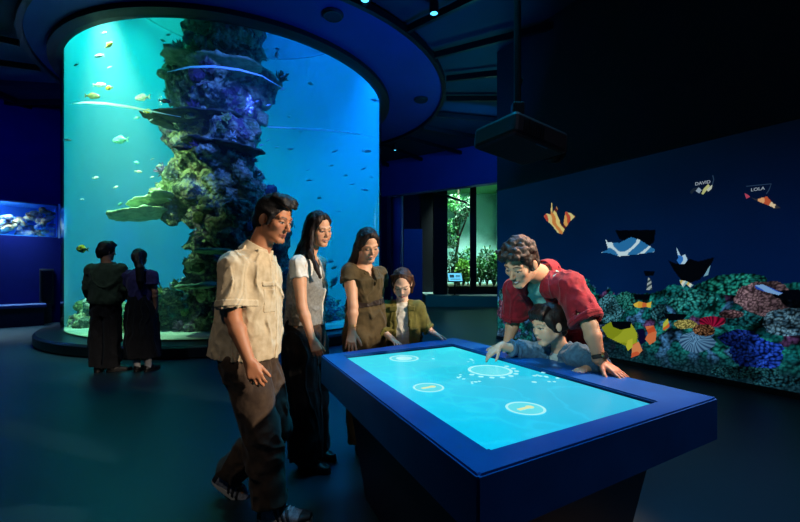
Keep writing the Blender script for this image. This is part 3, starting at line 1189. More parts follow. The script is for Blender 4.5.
protos = [proto_branch(1), proto_branch(2, 10, 1.8), proto_ball(3), proto_tuft(4), proto_ball(5)]
coral_mats = [mat('coral_%s' % nme, c1, rough=.9, noise=(5, c2, .35, .65), bump=(12, .6, .08)) for nme, c1, c2 in (
    ('moss', '#56703a', '#8fa35c'), ('cream', '#c8c69a', '#93a06c'), ('plum', '#5a3f5c', '#7d5a72'), ('lime', '#8fae4c', '#b9c878'), ('slate', '#4a6a78', '#7f9aa0'),
    ('olive', '#3d4a2a', '#65703e'), ('white', '#d6dcc6', '#a8b69a'))]
pm = {}
reef_inv = np.array(parent_world(reef))
cand = np.nonzero((RN[:, 1] < .1) & (RN[:, 2] > -.35))[0]
rs = np.random.RandomState(23)
cnt_c, taken = 0, []
order = rs.permutation(cand)
for ci in order:
    if cnt_c >= 92:
        break
    p = RCN[ci]
    if any(np.linalg.norm(p - q) < .22 for q in taken):
        continue
    depth_ok = (p[1] < 8.6)
    if not depth_ok:
        continue
    px, py = 400 + 400 * p[0] / p[1], HY - (p[2] - EYE) * 400 / p[1]
    if px > 300 or px < 60 or py < 0 or (px > 212 and py > 200 and rs.rand() < .8):
        continue
    taken.append(p)
    k = rs.randint(len(protos))
    low = p[2] < 1.0
    mi = rs.choice(len(coral_mats), p=[.2, .18, .1, .16, .1, .16, .1] if low else [.26, .12, .14, .08, .14, .22, .04])
    key = (k, mi)
    s_ = rs.uniform(.10, .24) * (1.0 if low else .95)
    n_ = unit(RN[ci] + A(0, 0, .5))
    t_ = unit(np.cross(n_, A(rs.randn(), rs.randn(), rs.randn())))
    R_ = np.stack([t_, np.cross(n_, t_), n_], 1)
    if key not in pm:
        o = np_mesh('coral', protos[k][0], protos[k][1], coral_mats[mi])
        pm[key] = o.data
        col.objects.unlink(o)
        bpy.data.objects.remove(o)
    o = bpy.data.objects.new('coral', pm[key])
    link(o, reef)
    mw = Matrix([[*(R_[0] * s_), p[0] - reef_inv[0]], [*(R_[1] * s_), p[1] - reef_inv[1]], [*(R_[2] * s_), p[2] - reef_inv[2]], [0, 0, 0, 1]])
    o.matrix_local = mw
    cnt_c += 1


# ---- fish
def fish_mesh(name, m, L=1., hgt=.36, tail=.22, m2=None):
    S_ = Solid()
    S_.ell(A(.05, 0, 0), A(.42, .10, hgt * .5), None, .02)
    S_.ell(A(.3, 0, -.01), A(.18, .075, hgt * .3), None, .05)
    S_.cone(A(-.25, 0, 0), A(-.42, 0, 0), .07, .035, .08)
    S_.ell(A(-.52, 0, .08), A(.13, .014, .06), np.stack([unit(A(1, 0, -.8)), A(0, 1, 0), unit(A(.8, 0, 1))], 1), .03)
    S_.ell(A(-.52, 0, -.08), A(.13, .014, .06), np.stack([unit(A(1, 0, .8)), A(0, 1, 0), unit(A(-.8, 0, 1))], 1), .03)
    S_.ell(A(-.02, 0, hgt * .5), A(.24, .016, .07), None, .03)
    S_.ell(A(-.1, 0, -hgt * .45), A(.14, .016, .06), None, .03)
    for s_ in (-1, 1):
        S_.ell(A(.12, s_ * .1, -.06), A(.09, .03, .04), None, .02)
    S_.run(.02)
    v, q = S_.surf()
    o = np_mesh(name, v, q, m)
    col.objects.unlink(o)
    me = o.data
    bpy.data.objects.remove(o)
    return me


fm = {}
for nme, c1, c2, hg in (('pale', '#d8ece4', '#9fc4c0', .36), ('olive', '#6a7a3c', '#3c4a2a', .42), ('dark', '#101a20', '#1c2a30', .36), ('aqua', '#7fe0c8', '#4aa9a0', .40),
                        ('yellow', '#d8c83c', '#2c3018', .5), ('silver', '#b4d4dc', '#7fa8b8', .26)):
    fm[nme] = fish_mesh('fish_' + nme, mat('fish_' + nme, c1, rough=.4, noise=(6, c2, .45, .6)), hgt=hg)


def fish(px, py, L_px, kind, label, d=None, ang=0., flip=False, group=None, name='fish'):
    if d is None:
        d = on_tank(px, py)[1] + .3
    p = P(px, py, d)
    o = bpy.data.objects.new(name, fm[kind])
    o.location = p
    s_ = L_px / 400 * d / 1.05
    o.scale = (s_, s_, s_)
    o.rotation_euler = (0, -math.radians(ang), PI * .93 if flip else .15)
    link(o)
    tag(o, label, 'fish', group)
    return o


for q in ((142, 97.5, 18, 'pale', 'largest pale white fish swimming left of the reef column', 0, True), (93, 96, 14, 'olive', 'olive brown fish above the left bright glint in the tank', 0, False),
          (120, 140, 19, 'aqua', 'striped aqua fish alone in open water left of the column', 0, True), (165, 101, 11, 'dark', 'dark slim fish between the white fish and the column', -5, False),
          (182, 147, 20, 'dark', 'big dark fish swimming in front of the reef column', 0, False), (109, 45, 9, 'yellow', 'yellow-green fish near the top left of the tank', 45, False),
          (109, 88, 9, 'yellow', 'small yellow and dark fish above the olive one', 0, True), (100, 85, 12, 'pale', 'pale slim fish next to the small yellow fish', 5, False),
          (99, 56, 12, 'silver', 'silver fish pair member below the yellow-green fish', 0, True), (68, 140, 8, 'silver', 'small silver fish close to the left glass edge', 0, False),
          (148, 111, 8, 'yellow', 'tiny yellow fish on the line of the left seam', 10, False), (82, 249, 15, 'yellow', 'slim yellow fish behind the head of the man in the green sweater', 5, True),
          (277, 55, 8, 'pale', 'small pale fish right of the top of the column', 80, False), (367, 151, 9, 'pale', 'pale fish near the right edge of the great tank', 0, False),
          (374, 100, 10, 'silver', 'silver fish at the upper right edge of the tank', 20, True), (334, 282, 13, 'aqua', 'pale aqua fish between the two women at the tank', 60, False)):
    fish(q[0], q[1], q[2], q[3], q[4], ang=q[5], flip=q[6])
rs = np.random.RandomState(31)
spots = [(137, 163), (152, 158), (139, 172), (118, 187), (96, 180), (152, 178), (156, 183), (160, 166), (150, 121), (138, 118), (170, 200), (120, 205), (84, 200), (110, 66), (76, 64),
         (104, 33), (163, 40), (168, 34), (276, 48), (285, 75), (310, 85), (268, 107), (283, 90), (256, 100), (270, 140), (276, 147), (290, 150), (263, 146), (350, 133), (330, 165), (307, 170), (310, 180),
         (335, 150), (345, 175), (365, 190), (300, 130), (322, 200), (338, 212), (352, 185), (362, 168), (290, 115), (340, 300), (333, 268), (331, 262), (372, 178)]
for px, py in spots:
    right = px > 255
    fish(px + rs.randn(), py + rs.randn(), rs.uniform(4, 7.5), rs.choice(['silver', 'pale', 'aqua'] if not right else ['silver', 'aqua', 'silver']),
         'tiny pale fish swimming in the blue water right of the reef column' if right else 'tiny pale fish swimming in the green water left of the reef column',
         d=on_tank(px, py)[1] + rs.uniform(.2, .5), ang=rs.uniform(-25, 25), flip=rs.rand() < .5,
         group='tiny fish in the blue water' if right else 'tiny fish in the green water')
# ================================================================ PROJECTION WALL AND TOUCH TABLE
def cells(x, y, seed=0):
    """jittered cells: distance to the nearest point and that cell's random number"""
    xi, yi = np.floor(x).astype(int), np.floor(y).astype(int)
    best, rnd = np.full(x.shape, 9.), np.zeros(x.shape)
    h = lambda a, b, k: np.modf(np.abs(np.sin(a * 127.1 + b * 311.7 + k * 74.7 + seed) * 43758.5453))[0]
    for dx in (-1, 0, 1):
        for dy in (-1, 0, 1):
            a, b = xi + dx, yi + dy
            d = np.hypot(a + h(a, b, 1) - x, b + h(a, b, 2) - y)
            m = d < best
            best = np.where(m, d, best)
            rnd = np.where(m, h(a, b, 3), rnd)
    return best, rnd


def wall_sz(px, py):
    k = (np.asarray(px, float) - 400) / 400
    s = (k * E0[1] - E0[0]) / (EV[0] - k * EV[1])
    Y = E0[1] + EV[1] * s
    return s, EYE + (HY - np.asarray(py, float)) / 400 * Y


def wall_pix(s, z):
    Y = np.maximum(E0[1] + EV[1] * s, .6)
    return 400 + 400 * (E0[0] + EV[0] * s) / Y, HY - (z - EYE) * 400 / Y


def wall_xyz(s, z, off):
    q = E0[None, :] + EV[None, :] * np.ravel(s)[:, None] - EN[None, :] * off
    return np.concatenate([q, np.ravel(z)[:, None]], 1)


wm_ = mat_screen('projected_picture', 1.0, rough=.8, spec=.1)
screen = empty('projection_screen', wall_xyz(np.array([3.]), np.array([0.]), .03)[0], 'long wall screen showing a painted coral reef with swimming rays', 'screen')


def grid_mesh(name, s, z, off, colf, parent, mask=None, m=None):
    ns, nz_ = len(s), len(z)
    SS, ZZ = np.meshgrid(s, z, indexing='ij')
    px, py = wall_pix(SS, ZZ)
    c = colf(SS, ZZ, px, py)
    v = wall_xyz(SS, ZZ, off)
    idx = np.arange(ns * nz_).reshape(ns, nz_)
    q = np.stack([idx[:-1, :-1], idx[1:, :-1], idx[1:, 1:], idx[:-1, 1:]], -1)
    if mask is not None:
        mk = mask(SS, ZZ, px, py)
        q = q[mk[:-1, :-1] & mk[1:, :-1] & mk[1:, 1:] & mk[:-1, 1:]]
    q = q.reshape(-1, 4)
    used = np.unique(q)
    rem = np.full(ns * nz_, -1)
    rem[used] = np.arange(len(used))
    return np_mesh(name, v[used], rem[q], m or wm_, parent, c.reshape(-1, 3)[used], smooth=False)


def hexa(h):
    return np.array(lin(h))


RTX = [497, 520, 560, 600, 640, 665, 700, 720, 745, 775, 800, 850, 1000]
RTY = [300, 284, 282, 288, 292, 288, 286, 278, 277, 281, 283, 280, 275]


def paint_back(s, z, px, py):
    t = np.clip((2.97 - z) / 2.4, 0, 1)[..., None]
    x = np.clip(s / 5.0, 0, 1)[..., None]
    top = hexa('#011a33') * (1 - x) + hexa('#01040d') * x
    low = hexa('#01224c') * (1 - x) + hexa('#021a4c') * x
    c = top * (1 - t) + low * t
    n_ = fbm(np.stack([s.ravel() * 1.2, z.ravel() * 1.6, 0 * s.ravel()], 1), 3).reshape(s.shape)
    c = c * (.75 + .5 * n_)[..., None]
    # the reef
    edge = np.interp(px, RTX, RTY)
    ruf = fbm(np.stack([s.ravel() * 4, z.ravel() * 4, 3 + 0 * s.ravel()], 1), 4).reshape(s.shape)
    inside = py > edge + (ruf - .5) * 26
    w1 = fbm(np.stack([s.ravel() * 6, z.ravel() * 6, 2 + 0 * s.ravel()], 1), 4).reshape(s.shape) - .5
    w2 = fbm(np.stack([s.ravel() * 6, z.ravel() * 6, 12 + 0 * s.ravel()], 1), 4).reshape(s.shape) - .5
    d1, r1 = cells((s + w1 * .2) * 9, (z + w2 * .2) * 9, 1)
    d2, r2 = cells((s + w1 * .1) * 32, (z + w2 * .1) * 32, 2)
    big = fbm(np.stack([s.ravel() * 1.7 + 9, z.ravel() * 2.4, 5 + 0 * s.ravel()], 1), 3).reshape(s.shape)
    lum = np.clip(1.2 - d1 * 1.5, .03, 1) * np.clip(1.35 - d2 * 1.7, .05, 1.2) * (.25 + 2.4 * sstep(.42, .62, big))
    base = hexa('#0a5560') * (1 - r1[..., None]) + hexa('#1f8e84') * r1[..., None]
    base = np.where((r1 > .86)[..., None], hexa('#3f78a8'), base)
    base = np.where((r1 < .07)[..., None], hexa('#5c3f6c'), base)
    rc = base * lum[..., None] * .95
    low_ = sstep(330, 366, py - (px - 620) * .12)[..., None]
    spk = (sstep(.55, .2, d2) * (.3 + r2))[..., None]
    gr = hexa('#06222c') + hexa('#2c5a6a') * spk * .6
    rc = rc * (1 - low_) + gr * low_
    c = np.where(inside[..., None], rc, c)
    return np.clip(c * np.where(inside, .5, .8)[..., None], 0, 1)


grid_mesh('reef_picture', np.arange(0.02, 5.6, .0125), np.arange(.07, 2.975, .0125), .004, paint_back, screen)
bm = BM()
for zz, hh in ((.035, .035), (2.985, .01)):
    bm = BM()
    q = wall_xyz(np.array([0.0, 5.62]), np.array([zz, zz]), .01)
    add_box(bm, (q[0] + q[1]) / 2, (2.81, .01, hh), np.stack([A(EV[0], EV[1], 0), A(EN[0], EN[1], 0), A(0, 0, 1)], 1))
    bm_obj('screen_border', bm, M['black'], screen)


def patch(name, px, py, rx, ry, colf, seed=0, rough=.35, lift=.007, label=None, poly=None, dim=.58):
    s0, z0 = wall_sz(px, py)
    Y = E0[1] + EV[1] * s0
    sw = abs(wall_sz(px + rx, py)[0] - wall_sz(px - rx, py)[0]) / 2
    zh = ry * Y / 400
    st = min(.011, sw / 14, zh / 10)
    s, z = np.arange(s0 - sw * 1.4, s0 + sw * 1.4, st), np.arange(z0 - zh * 1.4, z0 + zh * 1.4, st)

    def mk(SS, ZZ, X, Y_):
        if poly is not None:
            return inpoly(X, Y_, poly)
        n_ = fbm(np.stack([SS.ravel() * 6 + seed, ZZ.ravel() * 6, 1 + 0 * SS.ravel()], 1), 3).reshape(SS.shape)
        return np.hypot((X - px) / rx, (Y_ - py) / ry) < 1 + (n_ - .5) * 2 * rough
    o = grid_mesh(name, s, z, lift, lambda SS, ZZ, X, Y_: np.clip(colf(SS, ZZ, X, Y_) * dim, 0, 1), screen, mk)
    if label:
        o['label'] = label
    return o


def inpoly(X, Y, poly):
    r = np.zeros(X.shape, bool)
    n_ = len(poly)
    for i in range(n_):
        x0, y0 = poly[i]
        x1, y1 = poly[(i + 1) % n_]
        if y0 == y1:
            continue
        c = ((y0 > Y) != (y1 > Y)) & (X < (x1 - x0) * (Y - y0) / (y1 - y0) + x0)
        r ^= c
    return r


def pebble(c1, c2, sc=26, dark=.12, seed=0):
    a, b = hexa(c1), hexa(c2)

    def f(s, z, X, Y):
        w1 = fbm(np.stack([s.ravel() * 9, z.ravel() * 9, 2 + 0 * s.ravel()], 1), 3).reshape(s.shape) - .5
        w2 = fbm(np.stack([s.ravel() * 9, z.ravel() * 9, 12 + 0 * s.ravel()], 1), 3).reshape(s.shape) - .5
        d, r = cells((s + w1 * .08) * sc * 1.25, (z + w2 * .08) * sc * 1.25, seed)
        g = fbm(np.stack([s.ravel() * 5, z.ravel() * 5, 22 + 0 * s.ravel()], 1), 3).reshape(s.shape)
        l = (np.clip(1.35 - d * 2.1, dark * .6, 1) ** 1.3 * (.35 + 1.6 * sstep(.3, .7, g)))[..., None]
        return (a * (1 - r[..., None]) + b * r[..., None]) * l
    return f


def spiky(c1, c2, px, py, n=26, seed=0):
    a, b = hexa(c1), hexa(c2)

    def f(s, z, X, Y):
        an = np.arctan2(Y - py, X - px)
        w = .5 + .5 * np.sin(an * n + 3 * np.sin(an * 3 + seed) + np.hypot(X - px, Y - py) * .3)
        r = np.clip(np.hypot(X - px, (Y - py)) / 18, 0, 1)
        return a * (1 - w[..., None]) * .5 + b * w[..., None] * (1 - .4 * r[..., None])
    return f


for i, q in enumerate(((735, 284, 34, 12, pebble('#0a4f52', '#2aa08c', 22), 'teal leafy coral along the reef top'), (690, 300, 26, 12, pebble('#0c5a60', '#3aa8a0', 24), None),
                       (765, 298, 28, 18, pebble('#5e4a56', '#9a7f86', 34, .35), 'rounded pinkish brain coral'), (785, 321, 26, 15, pebble('#1d4a6a', '#7fb4cc', 30), 'pale blue speckled coral'),
                       (738, 339, 22, 9, pebble('#152a86', '#2c55c8', 30), 'small blue pebbly coral'), (757, 354, 28, 16, pebble('#0f2a8c', '#2a5ad8', 26), 'large blue pebbly coral'),
                       (736, 318, 24, 9, pebble('#0f5a68', '#2f98a0', 26), None), (697, 342, 18, 12, spiky('#1c4a86', '#7fc0ee', 695, 338), 'pale blue spiky anemone'),
                       (712, 321, 14, 6, spiky('#4a0a22', '#c41c4c', 712, 328, 18), 'crimson branching coral'), (687, 324, 13, 5, pebble('#8a8248', '#c4bc68', 40, .5), 'flat yellow coral'),
                       (705, 330, 12, 6, pebble('#4c2c22', '#b08058', 36), 'brown knobbly coral'), (612, 309, 15, 15, pebble('#0f4650', '#58a4b4', 34), None),
                       (628, 300, 12, 9, pebble('#12605c', '#3a9a8c', 30), None), (660, 312, 10, 9, pebble('#0c3c50', '#4a9aa8', 26), None), (602, 331, 6, 8, pebble('#2450a8', '#9cc4e8', 20, .4), None),
                       (745, 372, 34, 6, pebble('#082c38', '#2a6a70', 34), None), (780, 381, 26, 7, pebble('#082c3c', '#27606c', 34), None), (731, 314, 12, 4, pebble('#5a4450', '#8c6c70', 30, .4), None),
                       (504, 308, 6, 14, pebble('#3c3050', '#a87088', 24), None), (504, 336, 6, 9, pebble('#3a74a8', '#7cb8e0', 20, .6), None), (508, 295, 9, 8, pebble('#10505c', '#4a9aa0', 26), None),
                       (797, 300, 14, 8, pebble('#081018', '#101c28', 20), None))):
    patch('coral_picture', q[0], q[1], q[2], q[3], q[4], seed=i * 3.1, label=q[5], lift=.006 + .0006 * i)


def flat(c):
    a = hexa(c)
    return lambda s, z, X, Y: np.broadcast_to(a, s.shape + (3,)).copy()


def stripes(cols, ang, w, ph=0):
    cs = [hexa(c) for c in cols]

    def f(s, z, X, Y):
        t = (X * math.cos(ang) + Y * math.sin(ang)) / w + ph + .3 * np.sin(Y * .4)
        k = np.floor(t).astype(int) % len(cs)
        o = np.zeros(s.shape + (3,))
        for i, c in enumerate(cs):
            o[k == i] = c
        return o
    return f


def netted(c1, c2, sc, w=.09):
    a, b = hexa(c1), hexa(c2)

    def f(s, z, X, Y):
        ph = np.sin(s * sc + 2.2 * np.sin(z * sc * .8)) * np.sin(z * sc * 1.2 + 1.7 * np.sin(s * sc * .7))
        m_ = (np.abs(ph) < w * 2.2)[..., None]
        return np.where(m_, b, a)
    return f


def shape(name, poly, colf, lift=.02, label=None):
    xs, ys = [p[0] for p in poly], [p[1] for p in poly]
    return patch(name, (min(xs) + max(xs)) / 2, (min(ys) + max(ys)) / 2, (max(xs) - min(xs)) / 2, (max(ys) - min(ys)) / 2, colf, poly=poly, lift=lift, label=label, dim=.66)


shape('ray_picture', [(544, 216), (547, 213), (551, 214), (552, 202), (553.5, 203), (553.5, 212.5), (557, 205.5), (559, 209), (557.5, 213), (563.5, 226), (566, 211),
                      (572, 213), (576.5, 216.5), (571, 222), (566, 229), (563, 235), (558, 233), (552, 225), (547, 221)],
      stripes(['#d98a48', '#f0dc88', '#5c1c22', '#e8b060', '#c8503c', '#e8d890'], math.radians(-25), 3.4), label='ray striped in orange and yellow')
shape('name_tag_picture', [(615, 230), (657, 229.5), (655, 243), (650, 246), (620, 240)], flat('#010308'), .018)
shape('ray_picture', [(605, 236), (609, 242), (620, 242.5), (632, 236.5), (641, 239.5), (657, 249.5), (655, 252.5), (640, 254.5), (620, 256.8), (610, 253.6), (599.5, 252.8), (608.5, 249.5)],
      netted('#2a78b4', '#d4f0fa', 7.5), .022, 'ray of blue patches netted in white')
shape('ray_picture', [(668, 259.5), (676, 263), (684, 264), (690, 258), (699, 261), (717, 256), (710, 269), (701, 280), (692, 283), (682, 281), (674, 271)], flat('#02040a'), .020, 'big black ray')
shape('fin_picture', [(676.5, 245), (679, 250), (682, 256), (686, 254), (689, 260), (686, 264), (680, 264.5), (677, 260), (679, 258)], netted('#2f7ad0', '#bfe4f8', 9), .023)
shape('fin_picture', [(680, 279.5), (688, 281), (695, 285), (691, 288), (687, 284.5), (684, 288), (681, 283)], stripes(['#d8c470', '#e8f0e0', '#8cc0c8'], .3, 2.6), .023)
shape('fin_picture', [(709, 268), (712, 264), (709, 275), (704, 277)], flat('#7fb4c8'), .023)
shape('fish_picture', [(690, 192), (694, 188), (699, 187), (703, 190), (700, 194), (696, 191), (692, 195)], netted('#9fb4c4', '#1c2838', 14, .2), .02, 'small white and grey fish')
shape('fish_picture', [(702, 194), (704, 189), (709, 184), (711, 186), (708, 190), (704, 195)], flat('#c9cf8c'), .021)
shape('fish_picture', [(707, 190), (710, 187), (713.5, 184.5), (712.5, 189), (709, 192)], flat('#d0d8c4'), .021)
shape('fish_picture', [(745, 193), (749, 195), (751, 197), (747, 199), (746, 196.5)], flat('#c04a64'), .02)
shape('fish_picture', [(751, 197), (758, 199), (768, 196), (774, 203), (783, 208), (776, 209), (764, 204), (754, 200)], stripes(['#30323c', '#f0b078', '#c85a38', '#f0d8b0'], -.1, 6.5, .2), .02, 'slim orange and dark fish')
shape('fish_picture', [(649, 277), (652, 280), (653, 290), (647, 290), (648, 283)], stripes(['#a8b8b8', '#3a4c54'], .9, 2.2), .02, 'small upright pale fish')
shape('name_tag_picture', [(644, 271), (656, 271), (654, 276), (646, 276)], flat('#02050c'), .018)
shape('fish_picture', [(634, 304), (640, 301), (648, 303), (653, 301), (652, 308), (647, 307), (640, 308), (636, 307)], stripes(['#e0a838', '#d87038', '#e8c848'], .4, 4), .03, 'small orange and yellow fish')
shape('name_tag_picture', [(634, 294), (652, 294), (650, 300), (636, 300)], flat('#02050c'), .028)
shape('ray_picture', [(602, 327), (611, 321.5), (633, 323), (640, 335), (638, 346), (629, 347), (618, 342), (608, 337)], netted('#8c9a1c', '#a8b42c', 5, .15), .03, 'olive yellow ray')
shape('name_tag_picture', [(612, 321), (633, 321), (632, 328), (622, 330), (614, 327)], flat('#02040a'), .034)
shape('fish_picture', [(646, 326), (655, 325), (658, 332), (657, 341), (651, 345), (646, 339), (649, 333)], netted('#d0552c', '#e07a48', 8, .2), .031, 'orange fish')
shape('fish_picture', [(632, 345), (640, 341), (644, 350), (640, 355), (632, 358), (633, 350)], netted('#d86038', '#e89058', 8, .2), .031, 'orange fish')
shape('fish_picture', [(629, 340), (634, 338), (634, 347), (629, 351), (627, 346)], flat('#c8c838'), .032)
shape('fish_picture', [(638, 329), (645, 328), (648, 341), (642, 345), (638, 338)], flat('#0a0a30'), .030)
shape('fish_picture', [(664, 322), (669, 318), (671, 326), (667, 331), (664, 330)], stripes(['#c8c848', '#d86a30', '#58a058'], .9, 3), .031)
shape('fish_picture', [(755, 285), (764, 284), (776, 289), (785, 293), (780, 295.5), (766, 292), (757, 289)], netted('#1c4ec0', '#7fb0e8', 13, .15), .032, 'blue speckled slug shape on the brain coral')
shape('name_tag_picture', [(770, 291), (800, 289), (808, 296), (800, 301), (776, 298)], flat('#01030a'), .031)
shape('name_tag_picture', [(664, 313), (690, 314), (684, 320), (668, 321)], flat('#02060c'), .029)
# name tags: thin line frames and lettering
M['tag_line'] = mat_screen('name_tag_line', 1.0, '#22344a')
M['tag_text'] = mat_screen('name_tag_text', 1.0, '#8e9aa4')


def wline(name, pts, r, m):
    q = [wall_xyz(*[np.array([v]) for v in wall_sz(x, y)], .02)[0] for x, y in pts]
    bm = BM()
    add_tube(bm, q, r, 4)
    return bm_obj(name, bm, m, screen)


wline('name_tag_frame', [(747, 186.5), (772, 184), (769.5, 190.5), (767, 194)], .005, M['tag_line'])
wline('name_tag_frame', [(713.5, 175.5), (714.5, 180), (713, 185)], .005, M['tag_line'])


def wtext(txt, px, py, size):
    cu = bpy.data.curves.new('name_text', 'FONT')
    cu.body = txt
    cu.size = size
    cu.align_x, cu.align_y = 'CENTER', 'CENTER'
    cu.extrude = .002
    cu.materials.append(M['tag_text'])
    tmp = bpy.data.objects.new('name_text_curve', cu)
    col.objects.link(tmp)
    bpy.context.view_layer.update()
    me = bpy.data.meshes.new_from_object(tmp.evaluated_get(bpy.context.evaluated_depsgraph_get()))
    bpy.data.objects.remove(tmp)
    o = bpy.data.objects.new('name_text', me)
    link(o, screen)
    s_, z_ = wall_sz(px, py)
    w = wall_xyz(np.array([s_]), np.array([z_]), .036)[0] - np.array(parent_world(screen))
    R_ = np.stack([A(EV[0], EV[1], 0), A(0, 0, 1), -A(EN[0], EN[1], 0)], 1)
    o.matrix_local = Matrix([[*R_[0], w[0]], [*R_[1], w[1]], [*R_[2], w[2]], [0, 0, 0, 1]])


wtext('DAVID', 704, 183.3, .055)
wtext('LOLA', 759, 189.5, .05)
# ================================================================ TOUCH TABLE
T = .85
M['table_blue'] = mat('table_blue_laminate', '#085094', rough=.4, spec=.2, noise=(6, '#074684', .35, .7))
M['table_dark'] = mat('table_underframe', '#090d28', rough=.5)
M['bezel'] = mat('table_bezel', '#020306', rough=.3)


def tp(px, py, z=T):
    d = (EYE - z) * FPX / (py - HY)
    return P(px, py, d)


OC = [tp(478, 476), tp(718, 397.5), tp(455, 337.5), tp(321, 355)]     # near, right, far, left (outer corners)
IC = [tp(487.9, 446), tp(650, 400.2), tp(452.8, 344.6), tp(347, 355.9)]
# rounded a little towards a true rectangle for the opening
tc_ = sum(OC) / 4
table = empty('touch_table', A(tc_[0], tc_[1], 0), 'big blue touch screen table the family leans over', 'table')
rim = .165
bm = BM()
of, inn = [A(*q) for q in OC], [A(*q) for q in IC]


def ring_faces(bm, outer, inner, z):
    o = [bm.verts.new((q[0], q[1], z)) for q in outer]
    i = [bm.verts.new((q[0], q[1], z)) for q in inner]
    for k in range(4):
        j = (k + 1) % 4
        bm.faces.new((o[k], o[j], i[j], i[k]))
    return o, i


hole = [inn[k] + unit(inn[k] - sum(inn) / 4) * .022 for k in range(4)]
o1, i1 = ring_faces(bm, of, hole, T)
o2, i2 = ring_faces(bm, of, hole, T - rim)
for k in range(4):
    j = (k + 1) % 4
    bm.faces.new((o1[j], o1[k], o2[k], o2[j]))
    bm.faces.new((i1[k], i1[j], i2[j], i2[k]))
bmesh.ops.bevel(bm, geom=[e for e in bm.edges if all(abs(v.co.z - T) < 1e-6 for v in e.verts) or abs(e.verts[0].co.z - e.verts[1].co.z) > .1], offset=.006, segments=2, affect='EDGES')
bm_obj('rim', bm, M['table_blue'], table)
bm = BM()
add_prism(bm, hole, T - .06, T - .016)
bm_obj('bezel', bm, M['bezel'], table)
# the lit picture
ng, nh = 150, 110
u, v = np.meshgrid(np.linspace(0, 1, ng), np.linspace(0, 1, nh), indexing='ij')
I4 = [np.array(q) for q in inn]
pos = I4[0][None] * ((1 - u) * (1 - v)).reshape(-1, 1) + I4[1][None] * (u * (1 - v)).reshape(-1, 1) + I4[2][None] * (u * v).reshape(-1, 1) + I4[3][None] * ((1 - u) * v).reshape(-1, 1)
pos[:, 2] = T - .0145
n1 = fbm(np.stack([pos[:, 0] * 3, pos[:, 1] * 3, 0 * pos[:, 0]], 1), 4)
n2 = np.abs(fbm(np.stack([pos[:, 0] * 7, pos[:, 1] * 7, 4 + 0 * pos[:, 0]], 1), 3) - .5)
uu, vv = u.ravel()[:, None], v.ravel()[:, None]
cc = hexa('#00b4dc') * (1 - vv) + hexa('#22c4d4') * vv
cc = cc * (1 - .25 * uu * (1 - vv)) * (.82 + .36 * n1[:, None]) + hexa('#1c5c64') * sstep(.05, .0, n2)[:, None] * .5
idx = np.arange(ng * nh).reshape(ng, nh)
q = np.stack([idx[:-1, :-1], idx[1:, :-1], idx[1:, 1:], idx[:-1, 1:]], -1).reshape(-1, 4)
M['table_screen'] = mat_screen('table_display', 1.25, rough=.3, spec=.35)
disp = np_mesh('display', pos, q, M['table_screen'], table, cc, smooth=False)
M['icon_white'] = mat_screen('icon_white', 1.0, '#a8f2f6')
M['icon_pale'] = mat_screen('icon_pale', 1.0, '#58dcea')
M['icon_deep'] = mat_screen('icon_deep', 1.0, '#0a8cb8')
M['icon_sand'] = mat_screen('icon_sand', 1.0, '#d8e8b0')
ex, ey = unit((OC[1] - OC[0])[:2]), unit((OC[3] - OC[0])[:2])


def flat_disc(bm, c, r0, r1, z, seg=40):
    a = [bm.verts.new((c[0] + r1 * math.cos(2 * PI * k / seg), c[1] + r1 * math.sin(2 * PI * k / seg), z)) for k in range(seg)]
    if r0 <= 0:
        bm.faces.new(a)
        return
    b = [bm.verts.new((c[0] + r0 * math.cos(2 * PI * k / seg), c[1] + r0 * math.sin(2 * PI * k / seg), z)) for k in range(seg)]
    for k in range(seg):
        j = (k + 1) % seg
        bm.faces.new((a[k], a[j], b[j], b[k]))


for px, py, r, kind in ((404, 358.5, .088, 0), (428.5, 387.7, .070, 1), (490, 370.5, .115, 2), (525.5, 408.5, .074, 3)):
    c = tp(px, py, T - .0145)
    bm = BM()
    flat_disc(bm, c, 0, r, T - .0135)
    icon = bm_obj('icon', bm, M['icon_pale'], table)
    bm = BM()
    flat_disc(bm, c, r * .86, r, T - .0128)
    bm_obj('icon_ring', bm, M['icon_white'], icon)
    bm = BM()
    if kind in (1, 3):
        add_box(bm, A(c[0], c[1], T - .0124), (r * .5, r * .12, .0004), np.array([[ex[0], -ex[1], 0], [ex[1], ex[0], 0], [0, 0, 1.]]))
        flat_disc(bm, c + A(*(ex * r * .3), 0), 0, r * .22, T - .0122, 16)
        bm_obj('icon_fish', bm, M['icon_sand'], icon)
    elif kind == 2:
        for k in range(9):
            a_ = k * 2 * PI / 16 + PI * 1.05
            flat_disc(bm, c + A(*((ex * math.cos(a_) + ey * math.sin(a_)) * r * 1.22), 0), 0, r * .12, T - .0128, 12)
        bm_obj('icon_dots', bm, M['icon_white'], icon)
    else:
        flat_disc(bm, c, 0, r * .55, T - .0124)
        bm_obj('icon_glow', bm, M['icon_white'], icon)
rs = np.random.RandomState(2)
for cx, cy, nn, wx, wy in ((461, 377, 6, 5, 2.5), (476, 383, 5, 5, 2), (548, 377, 14, 16, 5), (432, 359, 2, 2, .6), (473, 361, 4, 5, 2)):
    bm = BM()
    for k in range(nn):
        c = tp(cx + rs.uniform(-wx, wx), cy + rs.uniform(-wy, wy) + (0 if nn < 14 else 0), T - .0135)
        flat_disc(bm, c, 0, rs.uniform(.004, .013), T - .0135, 10)
    bm_obj('icon_marks', bm, M['icon_white'], table)
